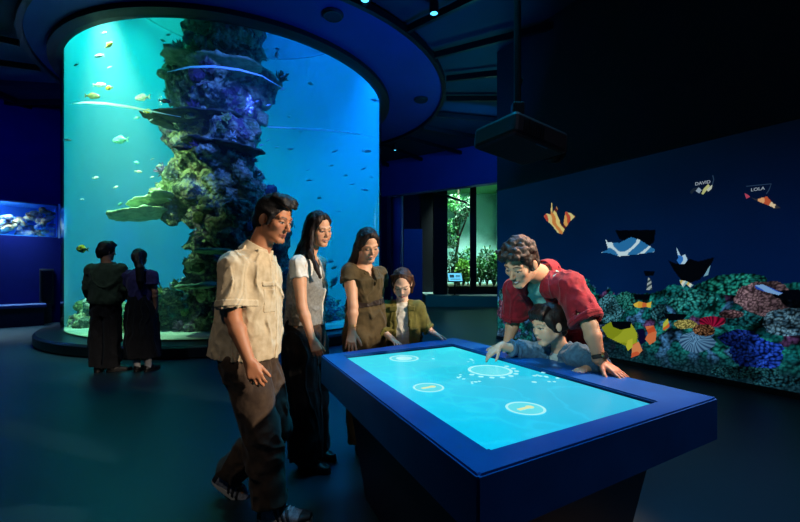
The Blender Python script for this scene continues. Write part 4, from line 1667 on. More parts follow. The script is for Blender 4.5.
# pedestal
cen = sum(of) / 4
ins = [cen + (q - cen) * .80 for q in of]
ins2 = [cen + (q - cen) * .66 for q in of]
bm = BM()
add_prism(bm, [q[:2] for q in ins2], .06, T - rim + .02, [q[:2] for q in ins])
bm_obj('pedestal', bm, M['table_dark'], table)
bm = BM()
add_prism(bm, [(cen + (q - cen) * .60)[:2] for q in of], 0, .06)
bm_obj('plinth', bm, M['black'], table)
# ================================================================ PEOPLE
SKIN = {}
UP = A(0, 0, 1)


def skin_mat(name):
    m = mat(name, '#b07a58', rough=.5, spec=.35, vcol=True, bump=(120, .06, .002))
    b = m.node_tree.nodes['Principled BSDF']
    b.inputs['Subsurface Weight'].default_value = .12
    b.inputs['Subsurface Radius'].default_value = (.012, .005, .003)
    b.inputs['Subsurface Scale'].default_value = .5
    return m


M['skin'] = skin_mat('skin')


def cloth(name, c1, c2, sc=40, rough=.85, weave=260, amt=.25):
    return mat(name, c1, rough=rough, spec=.2, noise=(sc, c2, .35, .65), bump=(weave, amt, .002), sheen=.08)


def frame(F, roll=0.):
    F = unit(F)
    U = unit(UP - F * F[2])
    R = np.cross(F, U)
    if roll:
        c, s = math.cos(roll), math.sin(roll)
        U, R = U * c + R * s, R * c - U * s
    return np.stack([R, F, U], 1)          # columns right, forward, up


class Person:
    def __init__(s, name_label, **j):
        s.__dict__.update(j)
        s.label = name_label
        s.H = frame(s.hF, getattr(s, 'roll', 0.))
        s.hs = getattr(s, 'hs', 1.)
        s.R = unit(s.shR - s.shL)
        s.up = unit(s.nk - s.pv)
        s.F = unit(np.cross(s.up, s.R))
        s.R = np.cross(s.F, s.up)
        s.female = getattr(s, 'female', False)
        s.bk = getattr(s, 'bulk', 1.)
        g = (s.fL + s.fR) / 2
        s.root = empty('person', A(g[0], g[1], 0), s.label, 'person')

    def h(s, x, y, z):
        return s.hc + s.H @ (A(x, y, z) * s.hs)

    def head(s, S):
        H, q, h = s.H, s.hs, s.h
        e = lambda c, r, k=.02, op='u', R=None: S.ell(h(*c), A(*r) * q, H if R is None else H @ R, k * q, op)
        w = .95 if s.female else 1.
        child = getattr(s, 'child', False)
        e((0, -.012, .035), (.073 * w, .092, .080), .01)
        e((0, .026, -.018), (.060 * w, .064, .076))
        e((0, .030, -.060), (.047 * w, .050, .050))
        if child:
            e((0, .045, -.04), (.052, .045, .045))
        e((0, .070, -.098), (.018 if s.female else .022, .016, .015))
        for d in (-1, 1):
            S.cone(h(d * .050 * w, .0, -.055), h(d * .016, .066, -.100), .015 * q, .013 * q, .02)
            S.cone(h(d * .044, .070, .022), h(d * .012, .084, .018), (.008 if s.female else .010) * q, .009 * q, .012)
            e((d * .042, .060, -.022), (.020, .019, .017))
            if s.female or child:
                e((d * .033, .050, -.046), (.026, .028, .032))
        S.cone(h(0, .085, .004), h(0, .099 if child else .103 if s.female else .108, -.030 if s.female or child else -.033), .0070 * q, (.0078 if child else .0082 if s.female else .0105) * q, .010)
        for d in (-1, 1):
            e((d * (.0085 if s.female or child else .010), .094 if s.female or child else .098, -.0345 if s.female or child else -.037), (.0065, .008, .0058), .006)
            e((d * .031, .096, .001), (.016, .011 if s.female or child else .013, .009), .010, 's')
            e((d * .031, .0735, .001), (.0135, .0135, .0125), .003)
            e((d * .0745 * w, -.010, -.012), (.007, .017, .029), .006, 'u', frame(A(-d * .35, 1, 0)))
        sm_ = getattr(s, 'smile', 0.)
        for z, r, yo in ((-.0625, .0050, .0905), (-.0735, .0058, .0895)):
            for d in (-1, 1):
                S.cone(h(0, yo, z), h(d * .021, .079, z + (.004 * sm_ if z > -.07 else .008 * sm_)), r * q, r * .6 * q, .006)
        if sm_ > .5:
            S.cone(h(-.014, .093, -.068), h(.014, .093, -.068), .0032 * q, None, .004, 's')
        nr = .047 if s.female else .057
        if child:
            nr = .042
        S.cone(h(0, -.022, -.055), s.nk - s.up * .02, nr * q, nr * 1.08, .03)

    def hand(s, S, w, tip, N, right, sz=1., curl=.25, spread=1., thumb=1., fing=None):
        D = unit(tip - w)
        N = unit(N - D * (N @ D))
        t = np.cross(D, N) if right else np.cross(N, D)
        S.cone(w - D * .02, w + D * .02 * sz, .024 * sz, .022 * sz, .012)
        kn = [(.027, .086), (.009, .091), (-.010, .087), (-.027, .077)]
        ln = (.072, .081, .075, .058)
        rr = (.0088, .0092, .0088, .0078)
        for i, (x, l) in enumerate(kn):
            k_ = w + D * l * sz + t * x * sz
            S.cone(w + D * .015 * sz + t * x * .55 * sz, k_, .0135 * sz, .0115 * sz, .012)
        for i, (x, l) in enumerate(kn):
            p = w + D * l * sz + t * x * sz
            d = unit(D + t * spread * (.15, .04, -.07, -.2)[i])
            c = curl if fing is None else fing[i]
            ang = 0
            for j, fr in enumerate((.45, .31, .24)):
                ang += c * (.55, .8, .6)[j]
                dd = unit(d * math.cos(ang) + N * math.sin(ang))
                q_ = p + dd * ln[i] * fr * sz
                S.cone(p, q_, rr[i] * sz * (1 - .10 * j), rr[i] * sz * (.92 - .12 * j), .006 if j == 0 else .003)
                p = q_
        p = w + D * .022 * sz + t * .020 * sz
        d = unit(D * .75 + t * .62 * thumb + N * .30)
        for j, (l, r0, r1) in enumerate(((.042, .0135, .0115), (.033, .0108, .0098), (.026, .0098, .0078))):
            q_ = p + d * l * sz
            S.cone(p, q_, r0 * sz, r1 * sz, .010 if j == 0 else .003)
            p = q_
            d = unit(d + D * .30 + N * .10)

    def body(s, hgrid=.0042):
        S = Solid()
        b = s.bk
        up, R = s.up, s.R
        ax0 = s.pv - up * .10 * b
        L = np.linalg.norm(s.nk - ax0)
        shw = np.linalg.norm(s.shR - s.shL) / 2
        wst = (.115 if s.female else .135) * b
        S.loft(ax0, s.nk, [(0, .13 * b, .09 * b), (.2, .155 * b, .10 * b), (.42, wst, .085 * b), (.68, shw * .86, .10 * b), (.86, shw * .9, .085 * b), (1., .055 * b, .05 * b)], R, .02, p=2.1)
        S.cone(s.shL, s.shR, .045 * b, None, .04)
        am = (.88 if s.female else 1.) * b
        for side in 'RL':
            sh, el, wr, tp_ = [getattr(s, k + side) for k in ('sh', 'el', 'wr', 'ti')]
            S.cone(sh, sh + (el - sh) * .3, .056 * am, .050 * am, .03)
            S.path([sh, sh + (el - sh) * .45, el], [.052 * am, .049 * am, .039 * am], .02)
            mid = el + (wr - el) * .3
            S.path([el, mid, wr], [.038 * am, .041 * am, .0265 * am], .015)
            kw = dict(curl=.25, spread=1., thumb=1., N=None)
            kw.update(getattr(s, 'hand' + side, {}))
            s.hand(S, wr, tp_, kw['N'] if kw['N'] is not None else -UP, side == 'R', kw.get('sz', (.92 if s.female else 1.) * b), kw['curl'], kw['spread'], kw['thumb'], kw.get('fing'))
            hp, kn, an, ft = [getattr(s, k + side) for k in ('hp', 'kn', 'an', 'f')]
            S.cone(s.pv, hp, .10 * b, .09 * b, .03)
            S.path([hp, hp + (kn - hp) * .5, kn], [.086 * b, .074 * b, .054 * b], .03)
            S.path([kn, kn + (an - kn) * .3, an], [.052 * b, .056 * b, .036 * b], .02)
            S.cone(an, an + (ft - an) * .8 - UP * .012, .030 * b, .016 * b, .02)
        s.head(S)
        S.run(hgrid)
        s.S = S
        base = np.array(lin(s.skin))
        red = np.array(lin(getattr(s, 'blush', '#a85a48')))
        lipc = np.array(lin(getattr(s, 'lips', '#8c4a42')))
        hairc = np.array(lin(getattr(s, 'brow', '#17100c')))
        H, q, hc = s.H, s.hs, s.hc
        sm_ = getattr(s, 'smile', 0.)
        down = getattr(s, 'down', .5)

        def colour(v):
            c = np.tile(base, (len(v), 1)) * (.93 + .14 * fbm(v * 30, 2))[:, None]
            l = ((v - hc) @ H) / q
            x, y, z = np.abs(l[:, 0]), l[:, 1], l[:, 2]
            fr = (y > .045)

            def put(w, k):
                nonlocal c
                w = np.clip(w, 0, 1)[:, None]
                c = c * (1 - w) + np.array(k) * w
            put(.30 * np.exp(-((x - .042) ** 2 + (z + .03) ** 2) / .0004) * fr, red)
            put(.12 * np.exp(-(x ** 2 + (z + .034) ** 2) / .0002) * (y > .09), red)
            if getattr(s, 'stubble', 0):
                put(s.stubble * sstep(-.035, -.06, z) * (y > .0) * (1 - np.exp(-((x) ** 2 / .0012 + (z + .068) ** 2 / .0003))), base * .35)
            zl = -.068 + sm_ * .006 * (x / .022) ** 2
            wl = .024 + .003 * sm_
            put(sstep(.0105, .0075, np.abs(z - zl) + .006 * (x / wl) ** 2) * (x < wl) * (y > .07), lipc)
            if sm_ > .5:
                put(sstep(.0036, .0024, np.abs(z - zl) + .0022 * (x / .019) ** 2) * (x < .02) * (y > .07), (.52, .49, .45))
            else:
                put(.8 * sstep(.0022, .001, np.abs(z - zl)) * (x < wl) * (y > .07), lipc * .3)
            dx = (x - .031)
            zb = .024 - 9 * (x - .034) ** 2
            put((.45 if getattr(s, 'child', False) else .7 if s.female else .9) * sstep(.0048 if not s.female else .0038, .0026 if not s.female else .0016, np.abs(z - zb)) * sstep(.050, .044, x) * sstep(.010, .015, x) * (y > .05), hairc)
            o = np.clip(1 - (dx / .0155) ** 2, 0, 1)
            zc = -.001 - .003 * down
            hi = zc + .0062 * o * (1 - .75 * down)
            lo_ = zc - .0058 * o
            eye = (z < hi) & (z > lo_) & (np.abs(dx) < .0155) & (y > .06)
            put(eye * 1., (.62, .60, .56))
            put(((dx ** 2 + (z - zc + .002) ** 2 < .0058 ** 2) & eye) * 1., (.016, .008, .005))
            put(.95 * sstep(.0036, .0018, np.abs(z - hi - .0005)) * (np.abs(dx) < .018) * (y > .058), (.008, .006, .005))
            put(.35 * sstep(.003, .001, np.abs(z - lo_)) * (np.abs(dx) < .015) * (y > .058), base * .3)
            put(.4 * ((x - .0065) ** 2 + (z + .041) ** 2 < .0022 ** 2) * (y > .088), base * .2)
            return c
        S.obj('body', M['skin'], s.root, colour)
        return S

    # ---- hair
    def hair_cap(s, S, grow=.010, low=-.045, face=.070, top=.0, back=0.):
        q, H, h = s.hs, s.H, s.h
        S.ell(h(0, -.014 - back / 2, .036 + top / 2), A(.073 + grow, .092 + grow + back / 2, .080 + grow + top / 2) * q, H, .01)
        S.ell(h(0, -.035, -.02), A(.070 + grow * .7, .068 + grow, .07) * q, H, .02)
        S.ell(h(0, .104, -.020), A(.066, .078, face + .032) * q, H, .026, 's')
        S.box(h(0, .08, low - .2 + .0), A(.2, .2, .2) * q, H, .005, .01, 's') if low > -.2 else None


def person_hair(p, fn, m, amp=.010, sc=(60, 60, 18), grid=.0045, name='hair', color=None):
    S = Solid()
    fn(S)
    S.run(grid)
    H, hc = p.H, p.hc

    def wr(v):
        l = (v - hc) @ H
        return (fbm(l * np.array(sc, float), 3) - .5) * amp * 2
    S.wrinkle(wr, .03)
    return S.obj(name, m, p.root)


def folds(amp=.006, sc=(14, 14, 7), seed=0., fine=.0015):
    def f(v):
        w = v + (fbm(v * 5 + seed, 2)[:, None] - .5) * .12
        a = 1 - np.abs(2 * fbm(w * np.array(sc, float) + seed, 2) - 1) * 2
        b = np.clip(1 - np.abs(2 * fbm(w * np.array(sc, float) * .7 + seed + 20, 2) - 1) * 6, 0, 1)
        return -amp * 1.4 * (a - .3) - amp * 1.3 * b + (fbm(v * 55 + seed, 2) - .5) * fine * 2
    return f


def hair_mat(name, c1, c2, rough=.55):
    m = mat(name, c1, rough=rough, spec=.3, noise=(28, c2, .4, .68))
    nt = m.node_tree
    b = nt.nodes['Principled BSDF']
    tc = nt.nodes.new('ShaderNodeTexCoord')
    mp = nt.nodes.new('ShaderNodeMapping')
    mp.inputs['Scale'].default_value = (1, 1, .12)
    nz = nt.nodes.new('ShaderNodeTexNoise')
    nz.inputs['Scale'].default_value = 220
    bp = nt.nodes.new('ShaderNodeBump')
    bp.inputs['Strength'].default_value = .5
    bp.inputs['Distance'].default_value = .004
    nt.links.new(tc.outputs['Object'], mp.inputs['Vector'])
    nt.links.new(mp.outputs[0], nz.inputs['Vector'])
    nt.links.new(nz.outputs['Fac'], bp.inputs['Height'])
    nt.links.new(bp.outputs['Normal'], b.inputs['Normal'])
    return m


M['hair_black'] = hair_mat('hair_black', '#0b0806', '#1d1410')
M['hair_dark'] = hair_mat('hair_dark_brown', '#100806', '#26130b')
M['hair_brown'] = hair_mat('hair_brown', '#140b07', '#341d11')
M['hair_girl'] = hair_mat('hair_girl', '#2a1710', '#54331f')


def shoe(p, side, m_up, m_sole, m_trim=None, L=.27, wid=.05, flat_=True, toe_dir=None, sneaker=True):
    an, ft = getattr(p, 'an' + side), getattr(p, 'f' + side)
    D = unit(ft - an) if toe_dir is None else unit(toe_dir)
    if flat_:
        D = unit(A(D[0], D[1], 0))
        U = UP
    else:
        U = unit(UP - D * D[2])
    Rt = np.cross(D, U)
    Rm = np.stack([Rt, D, U], 1)
    heel = an - U * (an[2] if flat_ else .085) - D * .055
    q = L / .27
    S = Solid()
    S.loft(heel + U * .028, heel + U * .028 + D * L, [(.0, .030 * q, .034), (.2, .036 * q, .040, 0, .010), (.55, wid * .86 * q, .032, 0, .004), (.8, wid * .9 * q, .024, 0, -.002), (1., .020 * q, .014, 0, -.008)], Rt, .01, p=2.3)
    S.cone(heel + D * .05 + U * .05, heel + D * .055 + U * .105, .042 * q, .040 * q, .03)
    S.cone(heel + D * .09 + U * .055, heel + D * .17 + U * .035, .036 * q, .034 * q, .03)
    S.cut(heel + U * .02, -U)
    S.run(.0045)
    up = S.obj('shoe', m_up, p.root)
    S2 = Solid()
    S2.loft(heel - D * .006, heel - D * .006 + U * .030, [(0, wid * .98 * q, L * .5 + .010, 0, 0), (1, wid * .95 * q, L * .5 + .008, 0, 0)], Rt, .004, p=2.6)
    # centre the sole under the shoe
    S2.items = []
    c = heel + D * L * .5
    S2.loft(c, c + U * .030, [(0, wid * .96 * q, L * .5 + .010), (1, wid * .93 * q, L * .5 + .008)], Rt, .004, p=2.5)
    S2.run(.004)
    S2.obj('sole', m_sole, up)
    if m_trim is not None:
        B = Solid()
        for k in range(3):
            B.box(heel + D * (.115 + .03 * k) + U * .04, A(.09, .008, .06), Rm @ np.stack([A(1, 0, 0), A(0, .9, .45), unit(A(0, -.45, .9))], 1), .002)
        S.patch(B, .0035).obj('shoe_stripe', m_trim, up)
        B = Solid()
        B.box(heel + D * (L - .02) + U * .03, A(.08, .035, .03), Rm, .002)
        S.patch(B, .003).obj('toe_cap', m_trim, up)
        B = Solid()
        B.box(heel + D * .0 + U * .05, A(.08, .025, .04), Rm, .002)
        S.patch(B, .003).obj('heel_patch', m_trim, up)
        B = Solid()
        for k in range(4):
            B.box(heel + D * (.12 + .022 * k) + U * .075, A(.022, .0035, .04), Rm, .001)
        S.patch(B, .006).obj('laces', M['lace'], up)
    return up


M['lace'] = mat('shoe_lace', '#a8aab0', rough=.8)
M['sole_white'] = mat('sole_white', '#b8b4ac', rough=.6)
M['sole_black'] = mat('sole_black', '#0c0c0e', rough=.6)
M['shoe_black'] = mat('shoe_black', '#0d0d10', rough=.45)
M['shoe_grey'] = mat('shoe_grey', '#8c8e96', rough=.7, noise=(60, '#6c6e78', .4, .6))
M['shoe_navy'] = mat('shoe_dark_trim', '#16181f', rough=.6)
M['button'] = mat('button', '#4c4030', rough=.4)


def legs_cloth(p, S, rh, rk, ra, hem=.93, rp=(.165, .115), drop=.12, k=.03):
    """hips and two trouser legs; hem = fraction of the shin"""
    b = p.bk
    S.loft(p.pv - p.up * drop * b, p.pv + p.up * p.waist, [(0, rp[0] * .86 * b, rp[1] * .95 * b), (.5, rp[0] * b, rp[1] * b), (1, p.wr_[0] * b, p.wr_[1] * b)], p.R, .02, p=2.2)
    for sd in 'RL':
        hp, kn, an = [getattr(p, q + sd) for q in ('hp', 'kn', 'an')]
        S.path([hp, kn], [rh * b, rk * b], k)
        S.tube(kn, kn + (an - kn) * hem, rk * b, ra * b, .02)


def buttons(p, pts, R_, r=.006):
    bm = BM()
    for c in pts:
        add_tube(bm, [c, c + R_ * .003], r, 12)
    return bm


# ---------------------------------------------------------------- the man in the cream shirt
def man_cream():
    p = Person('man in a cream short-sleeved shirt and brown trousers walking up to the table',
               hc=P(274, 219, 2.19), hF=A(.90, -.36, -.30), hs=1.04, nk=P(257, 250, 2.2), pv=P(249, 352, 2.2),
               shR=P(233, 267, 2.03), shL=P(264, 264, 2.37), elR=P(233, 318, 1.99), wrR=P(249, 360, 1.95), tiR=P(259, 386, 1.93),
               elL=P(262, 318, 2.46), wrL=P(266, 356, 2.42), tiL=P(268, 380, 2.40),
               hpR=P(243, 358, 2.11), hpL=P(257, 358, 2.30), knR=P(262, 432, 2.15), anR=P(270, 501, 2.18), fR=P(292, 512, 2.16),
               knL=P(274, 428, 2.36), anL=P(228, 474, 2.42), fL=P(245, 495, 2.39), skin='#b87a56', lips='#84483c', stubble=.05, down=.55,
               handR=dict(N=A(-.2, .95, 0), curl=.75, spread=.3, thumb=.6), handL=dict(N=A(.2, -1, 0), curl=.6), waist=.10, wr_=(.16, .12))
    p.body(.0042)
    # hair: short sides, swept-up top
    def hr(S):
        p.hair_cap(S, .009, -.055, .072, .006)
        h, q = p.h, p.hs
        for x in (-.05, -.03, -.01, .012, .034, .052):
            S.path([h(x, .02, .115), h(x * .95, .066, .106), h(x * .8 + .006, .090, .088)], [.022 * q, .019 * q, .010 * q], .02)
        for d in (-1, 1):
            S.cone(h(d * .068, .032, .03), h(d * .071, .022, -.03), .012 * q, .006 * q, .015)
        S.cone(h(0, -.085, -.02), h(0, -.075, -.062), .045 * q, .035 * q, .03)
        S.ell(h(-.076, -.006, -.012), A(.03, .024, .034) * q, p.H, .006, 's')
        S.ell(h(.076, -.006, -.012), A(.03, .024, .034) * q, p.H, .006, 's')
    person_hair(p, hr, M['hair_black'], .008, (34, 20, 30))
    # shirt
    mS = cloth('shirt_cream', '#cbb795', '#bba684', 30)
    hem = P(246, 356, 2.2)
    S = Solid()
    S.loft(hem, p.nk, [(0, .206, .172, 0, -.004), (.3, .196, .158, 0, 0), (.62, .186, .138), (.84, .178, .118), (.95, .11, .085), (1., .070, .068)], p.R, .02, p=2.3)
    for sd in 'RL':
        sh, el = getattr(p, 'sh' + sd), getattr(p, 'el' + sd)
        S.cone(p.nk - p.up * .04, sh + UP * .008, .050, .058, .04)
        S.tube(sh + UP * .004, sh + (el - sh) * .80, .066, .070, .03)
        S.tube(sh + (el - sh) * .60, sh + (el - sh) * .82, .056, .063, .004, 's', cap0=True)
    S.cone(p.nk - p.up * .03, p.h(0, -.02, -.04), .058, .062, .004, 's')
    S.ell(p.nk + p.F * .075 - p.up * .005, A(.045, .045, .06), None, .01, 's')
    S.run(.0045).wrinkle(folds(.0065, (15, 15, 6), 1.3), .02).trim(hem + p.up * .012, -p.up)
    sh = S.obj('shirt', mS, p.root)
    mC = cloth('shirt_cuff', '#d2bf9e', '#c4b08e', 30)
    for sd in 'RL':
        B = Solid()
        a, e = getattr(p, 'sh' + sd), getattr(p, 'el' + sd)
        B.tube(a + (e - a) * .66, a + (e - a) * .795, .12, .12, cap0=True)
        S.patch(B, .005).obj('sleeve_cuff', mC, sh)
    fc = lambda z, x, o=.0: hem + p.up * z + p.R * x + p.F * (.13 + o)
    Lh = float(np.linalg.norm(p.nk - hem))
    B = Solid()
    B.box(fc(Lh * .70, .072), A(.050, .07, .012), np.stack([p.R, p.F, p.up], 1), .002)
    pk = S.patch(B, .007)
    pk.obj('pocket_flap', mC, sh)
    B = Solid()
    B.box(fc(Lh * .55, .072), A(.044, .07, .062), np.stack([p.R, p.F, p.up], 1), .002)
    S.patch(B, .004).obj('pocket', mS, sh)
    B = Solid()
    B.box(fc(Lh * .42, .0), A(.017, .09, Lh * .46), np.stack([p.R, p.F, p.up], 1), .002)
    S.patch(B, .0045).obj('placket', mC, sh)
    C = Solid()
    cdir = unit(p.h(0, -.02, -.06) - p.nk + p.F * .0)
    C.tube(p.nk - cdir * .035, p.nk + cdir * .030, .094, .070, .01, cap0=True)
    C.tube(p.nk - cdir * .05, p.nk + cdir * .05, .082, .060, .003, 's', cap0=True)
    C.ell(p.nk + p.F * .095 + cdir * .025, A(.04, .04, .075), None, .008, 's')
    for d in (-1, 1):
        C.box(p.nk + p.F * .072 + p.R * d * .058 - cdir * .028, A(.032, .007, .030), np.stack([unit(p.R + p.F * -.5 * d), unit(p.F + p.R * .5 * d), p.up], 1), .004, .01)
    C.run(.004)
    C.obj('collar', mC, sh)
    # trousers
    mT = cloth('trousers_brown', '#4a3a2c', '#3a2c22', 22)
    S = Solid()
    legs_cloth(p, S, .108, .094, .088, .97)
    S.run(.005).wrinkle(folds(.009, (10, 10, 7), 5.1), .02)
    S.obj('trousers', mT, p.root)
    shoe(p, 'R', M['shoe_grey'], M['sole_white'], M['shoe_navy'], .285, toe_dir=A(.97, -.12, 0))
    shoe(p, 'L', M['shoe_grey'], M['sole_white'], M['shoe_navy'], .285, flat_=False, toe_dir=A(.80, -.05, -.52))


# ---------------------------------------------------------------- the woman in the grey knit vest
def long_hair(p, S, ends, r0=.05, r1=.02, face=.070, part=.0):
    p.hair_cap(S, .009, -.30, face, .002, .006)
    h, q = p.h, p.hs
    S.cone(h(0, -.06, .0), h(0, -.075, -.10), .062 * q, .058 * q, .03)
    for pts, ra, rb in ends:
        n_ = len(pts)
        S.path(pts, [ra + (rb - ra) * i / (n_ - 1) for i in range(n_)], .03)


def woman_vest():
    p = Person('smiling long-haired woman in a grey vest over a white tee beside the table',
               female=True, hc=P(319, 229, 2.80), hF=A(.72, -.62, -.26), roll=.10, hs=.98, nk=P(307, 256, 2.82), pv=P(305, 336, 2.82),
               shR=P(298, 264, 2.67), shL=P(318, 263, 2.97), elR=P(302, 307, 2.62), wrR=P(312, 339, 2.58), tiR=P(320, 358, 2.56),
               elL=P(318, 306, 3.05), wrL=P(316, 335, 3.04), tiL=P(316, 352, 3.04),
               hpR=P(300, 342, 2.72), hpL=P(311, 342, 2.90), knR=P(303, 400, 2.72), anR=P(306, 456, 2.74), fR=P(322, 464, 2.72),
               knL=P(312, 400, 2.88), anL=P(313, 448, 2.92), fL=P(327, 454, 2.92), skin='#cf9875', lips='#96443c', blush='#b5604e', smile=1., down=.35,
               handR=dict(N=A(-.3, .9, 0), curl=.7, spread=.3, thumb=.5), waist=.17, wr_=(.132, .105))
    p.body(.0042)
    sh = lambda x, y, z: p.h(x, y, z)

    def hr(S):
        long_hair(p, S, [([sh(.0, -.07, -.04), P(298, 262, 2.84), P(292, 285, 2.84)], .060, .030),
                         ([sh(.04, -.06, -.04), P(304, 258, 2.72), P(301, 275, 2.70)], .040, .020),
                         ([sh(.06, .01, -.01), P(310, 252, 2.70), P(317, 268, 2.665), P(320, 277, 2.66)], .024, .012)], face=.072)
        for d in (-1, 1):
            S.path([sh(d * .008, .050, .102), sh(d * .058, .034, .066), sh(d * .076, -.004, -.01)], [.012, .014, .014], .02)
    person_hair(p, hr, M['hair_dark'], .010, (45, 45, 10))
    mW = cloth('tee_white', '#d9d2c4', '#c9c2b4', 40)
    S = Solid()
    wb = p.pv + p.up * .06
    S.loft(wb, p.nk, [(0, .128, .105), (.5, .140, .112), (.82, .145, .098), (.95, .10, .07), (1., .062, .06)], p.R, .02, p=2.2)
    for sd in 'RL':
        a, e = getattr(p, 'sh' + sd), getattr(p, 'el' + sd)
        S.cone(p.nk - p.up * .035, a, .04, .052, .03)
        S.tube(a, a + (e - a) * .34, .056, .058, .02)
    S.cone(p.nk - p.up * .02, p.h(0, -.02, -.04), .052, .055, .004, 's')
    S.ell(p.nk + p.F * .06 - p.up * .03, A(.045, .05, .06), None, .01, 's')
    S.run(.0045).wrinkle(folds(.003, (18, 18, 9), 2.2), .02).trim(wb + p.up * .012, -p.up)
    S.obj('tee', mW, p.root)
    mV = cloth('knit_vest', '#8f8d86', '#77756e', 60, weave=120, amt=.8)
    S = Solid()
    L = float(np.linalg.norm(p.nk - wb))
    S.loft(wb + p.up * .02, p.nk, [(0, .152, .130), (.3, .146, .126), (.55, .148, .134, 0, .010), (.8, .120, .108), (1., .085, .07)], p.R, .02, p=2.3)
    S.cone(p.nk - p.up * .04, p.h(0, -.02, -.04), .075, .08, .006, 's')
    S.box(p.nk + p.F * .12 - p.up * .10, A(.035, .1, .13), np.stack([p.R, p.F, p.up], 1), .02, .01, 's')
    for sd in 'RL':
        a = getattr(p, 'sh' + sd)
        S.ell(a - p.up * .02, A(.055, .055, .09), None, .01, 's')
    S.run(.0045).wrinkle(folds(.003, (18, 18, 12), 7.2, .0025), .02).trim(wb + p.up * .030, -p.up)
    v = S.obj('vest', mV, p.root)
    B = Solid()
    B.box(wb + p.up * L * .36 + p.F * .12, A(.010, .1, L * .34), np.stack([p.R, p.F, p.up], 1), .002)
    S.patch(B, .004).obj('button_band', mW, v)
    mT = cloth('trousers_charcoal', '#23211f', '#1a1918', 22)
    S = Solid()
    legs_cloth(p, S, .112, .112, .118, .99, (.155, .118))
    S.run(.005).wrinkle(folds(.008, (11, 11, 4), 3.3), .02)
    t = S.obj('trousers', mT, p.root)
    B = Solid()
    B.box(p.pv + p.F * .14 + p.R * .02 - p.up * .01, A(.075, .09, .165), np.stack([p.R, p.F, p.up], 1), .01)
    S.patch(B, .005).obj('lit_front', cloth('trousers_lit', '#4d3a2c', '#2a2220', 34), t)  # brown patch paints the lit front of the dark trousers
    B = Solid()
    B.box(p.pv + p.up * .155, A(.3, .3, .014), np.stack([p.R, p.F, p.up], 1), .002)
    S.patch(B, .005).obj('waistband', mT, t)
    for sd in 'RL':
        shoe(p, sd, M['shoe_black'], M['sole_black'], None, .24, .042, toe_dir=A(.9, -.35, 0))
    M['gold'] = mat('gold', '#c9a25a', rough=.3, metal=1)
    bm = BM()
    c = p.h(.076, .0, -.046)
    add_tube(bm, [c + A(0, 0, .006), c + A(.004, -.004, -.004), c - A(0, 0, .012)], .003, 6)
    bm_obj('earring', bm, M['gold'], p.root)


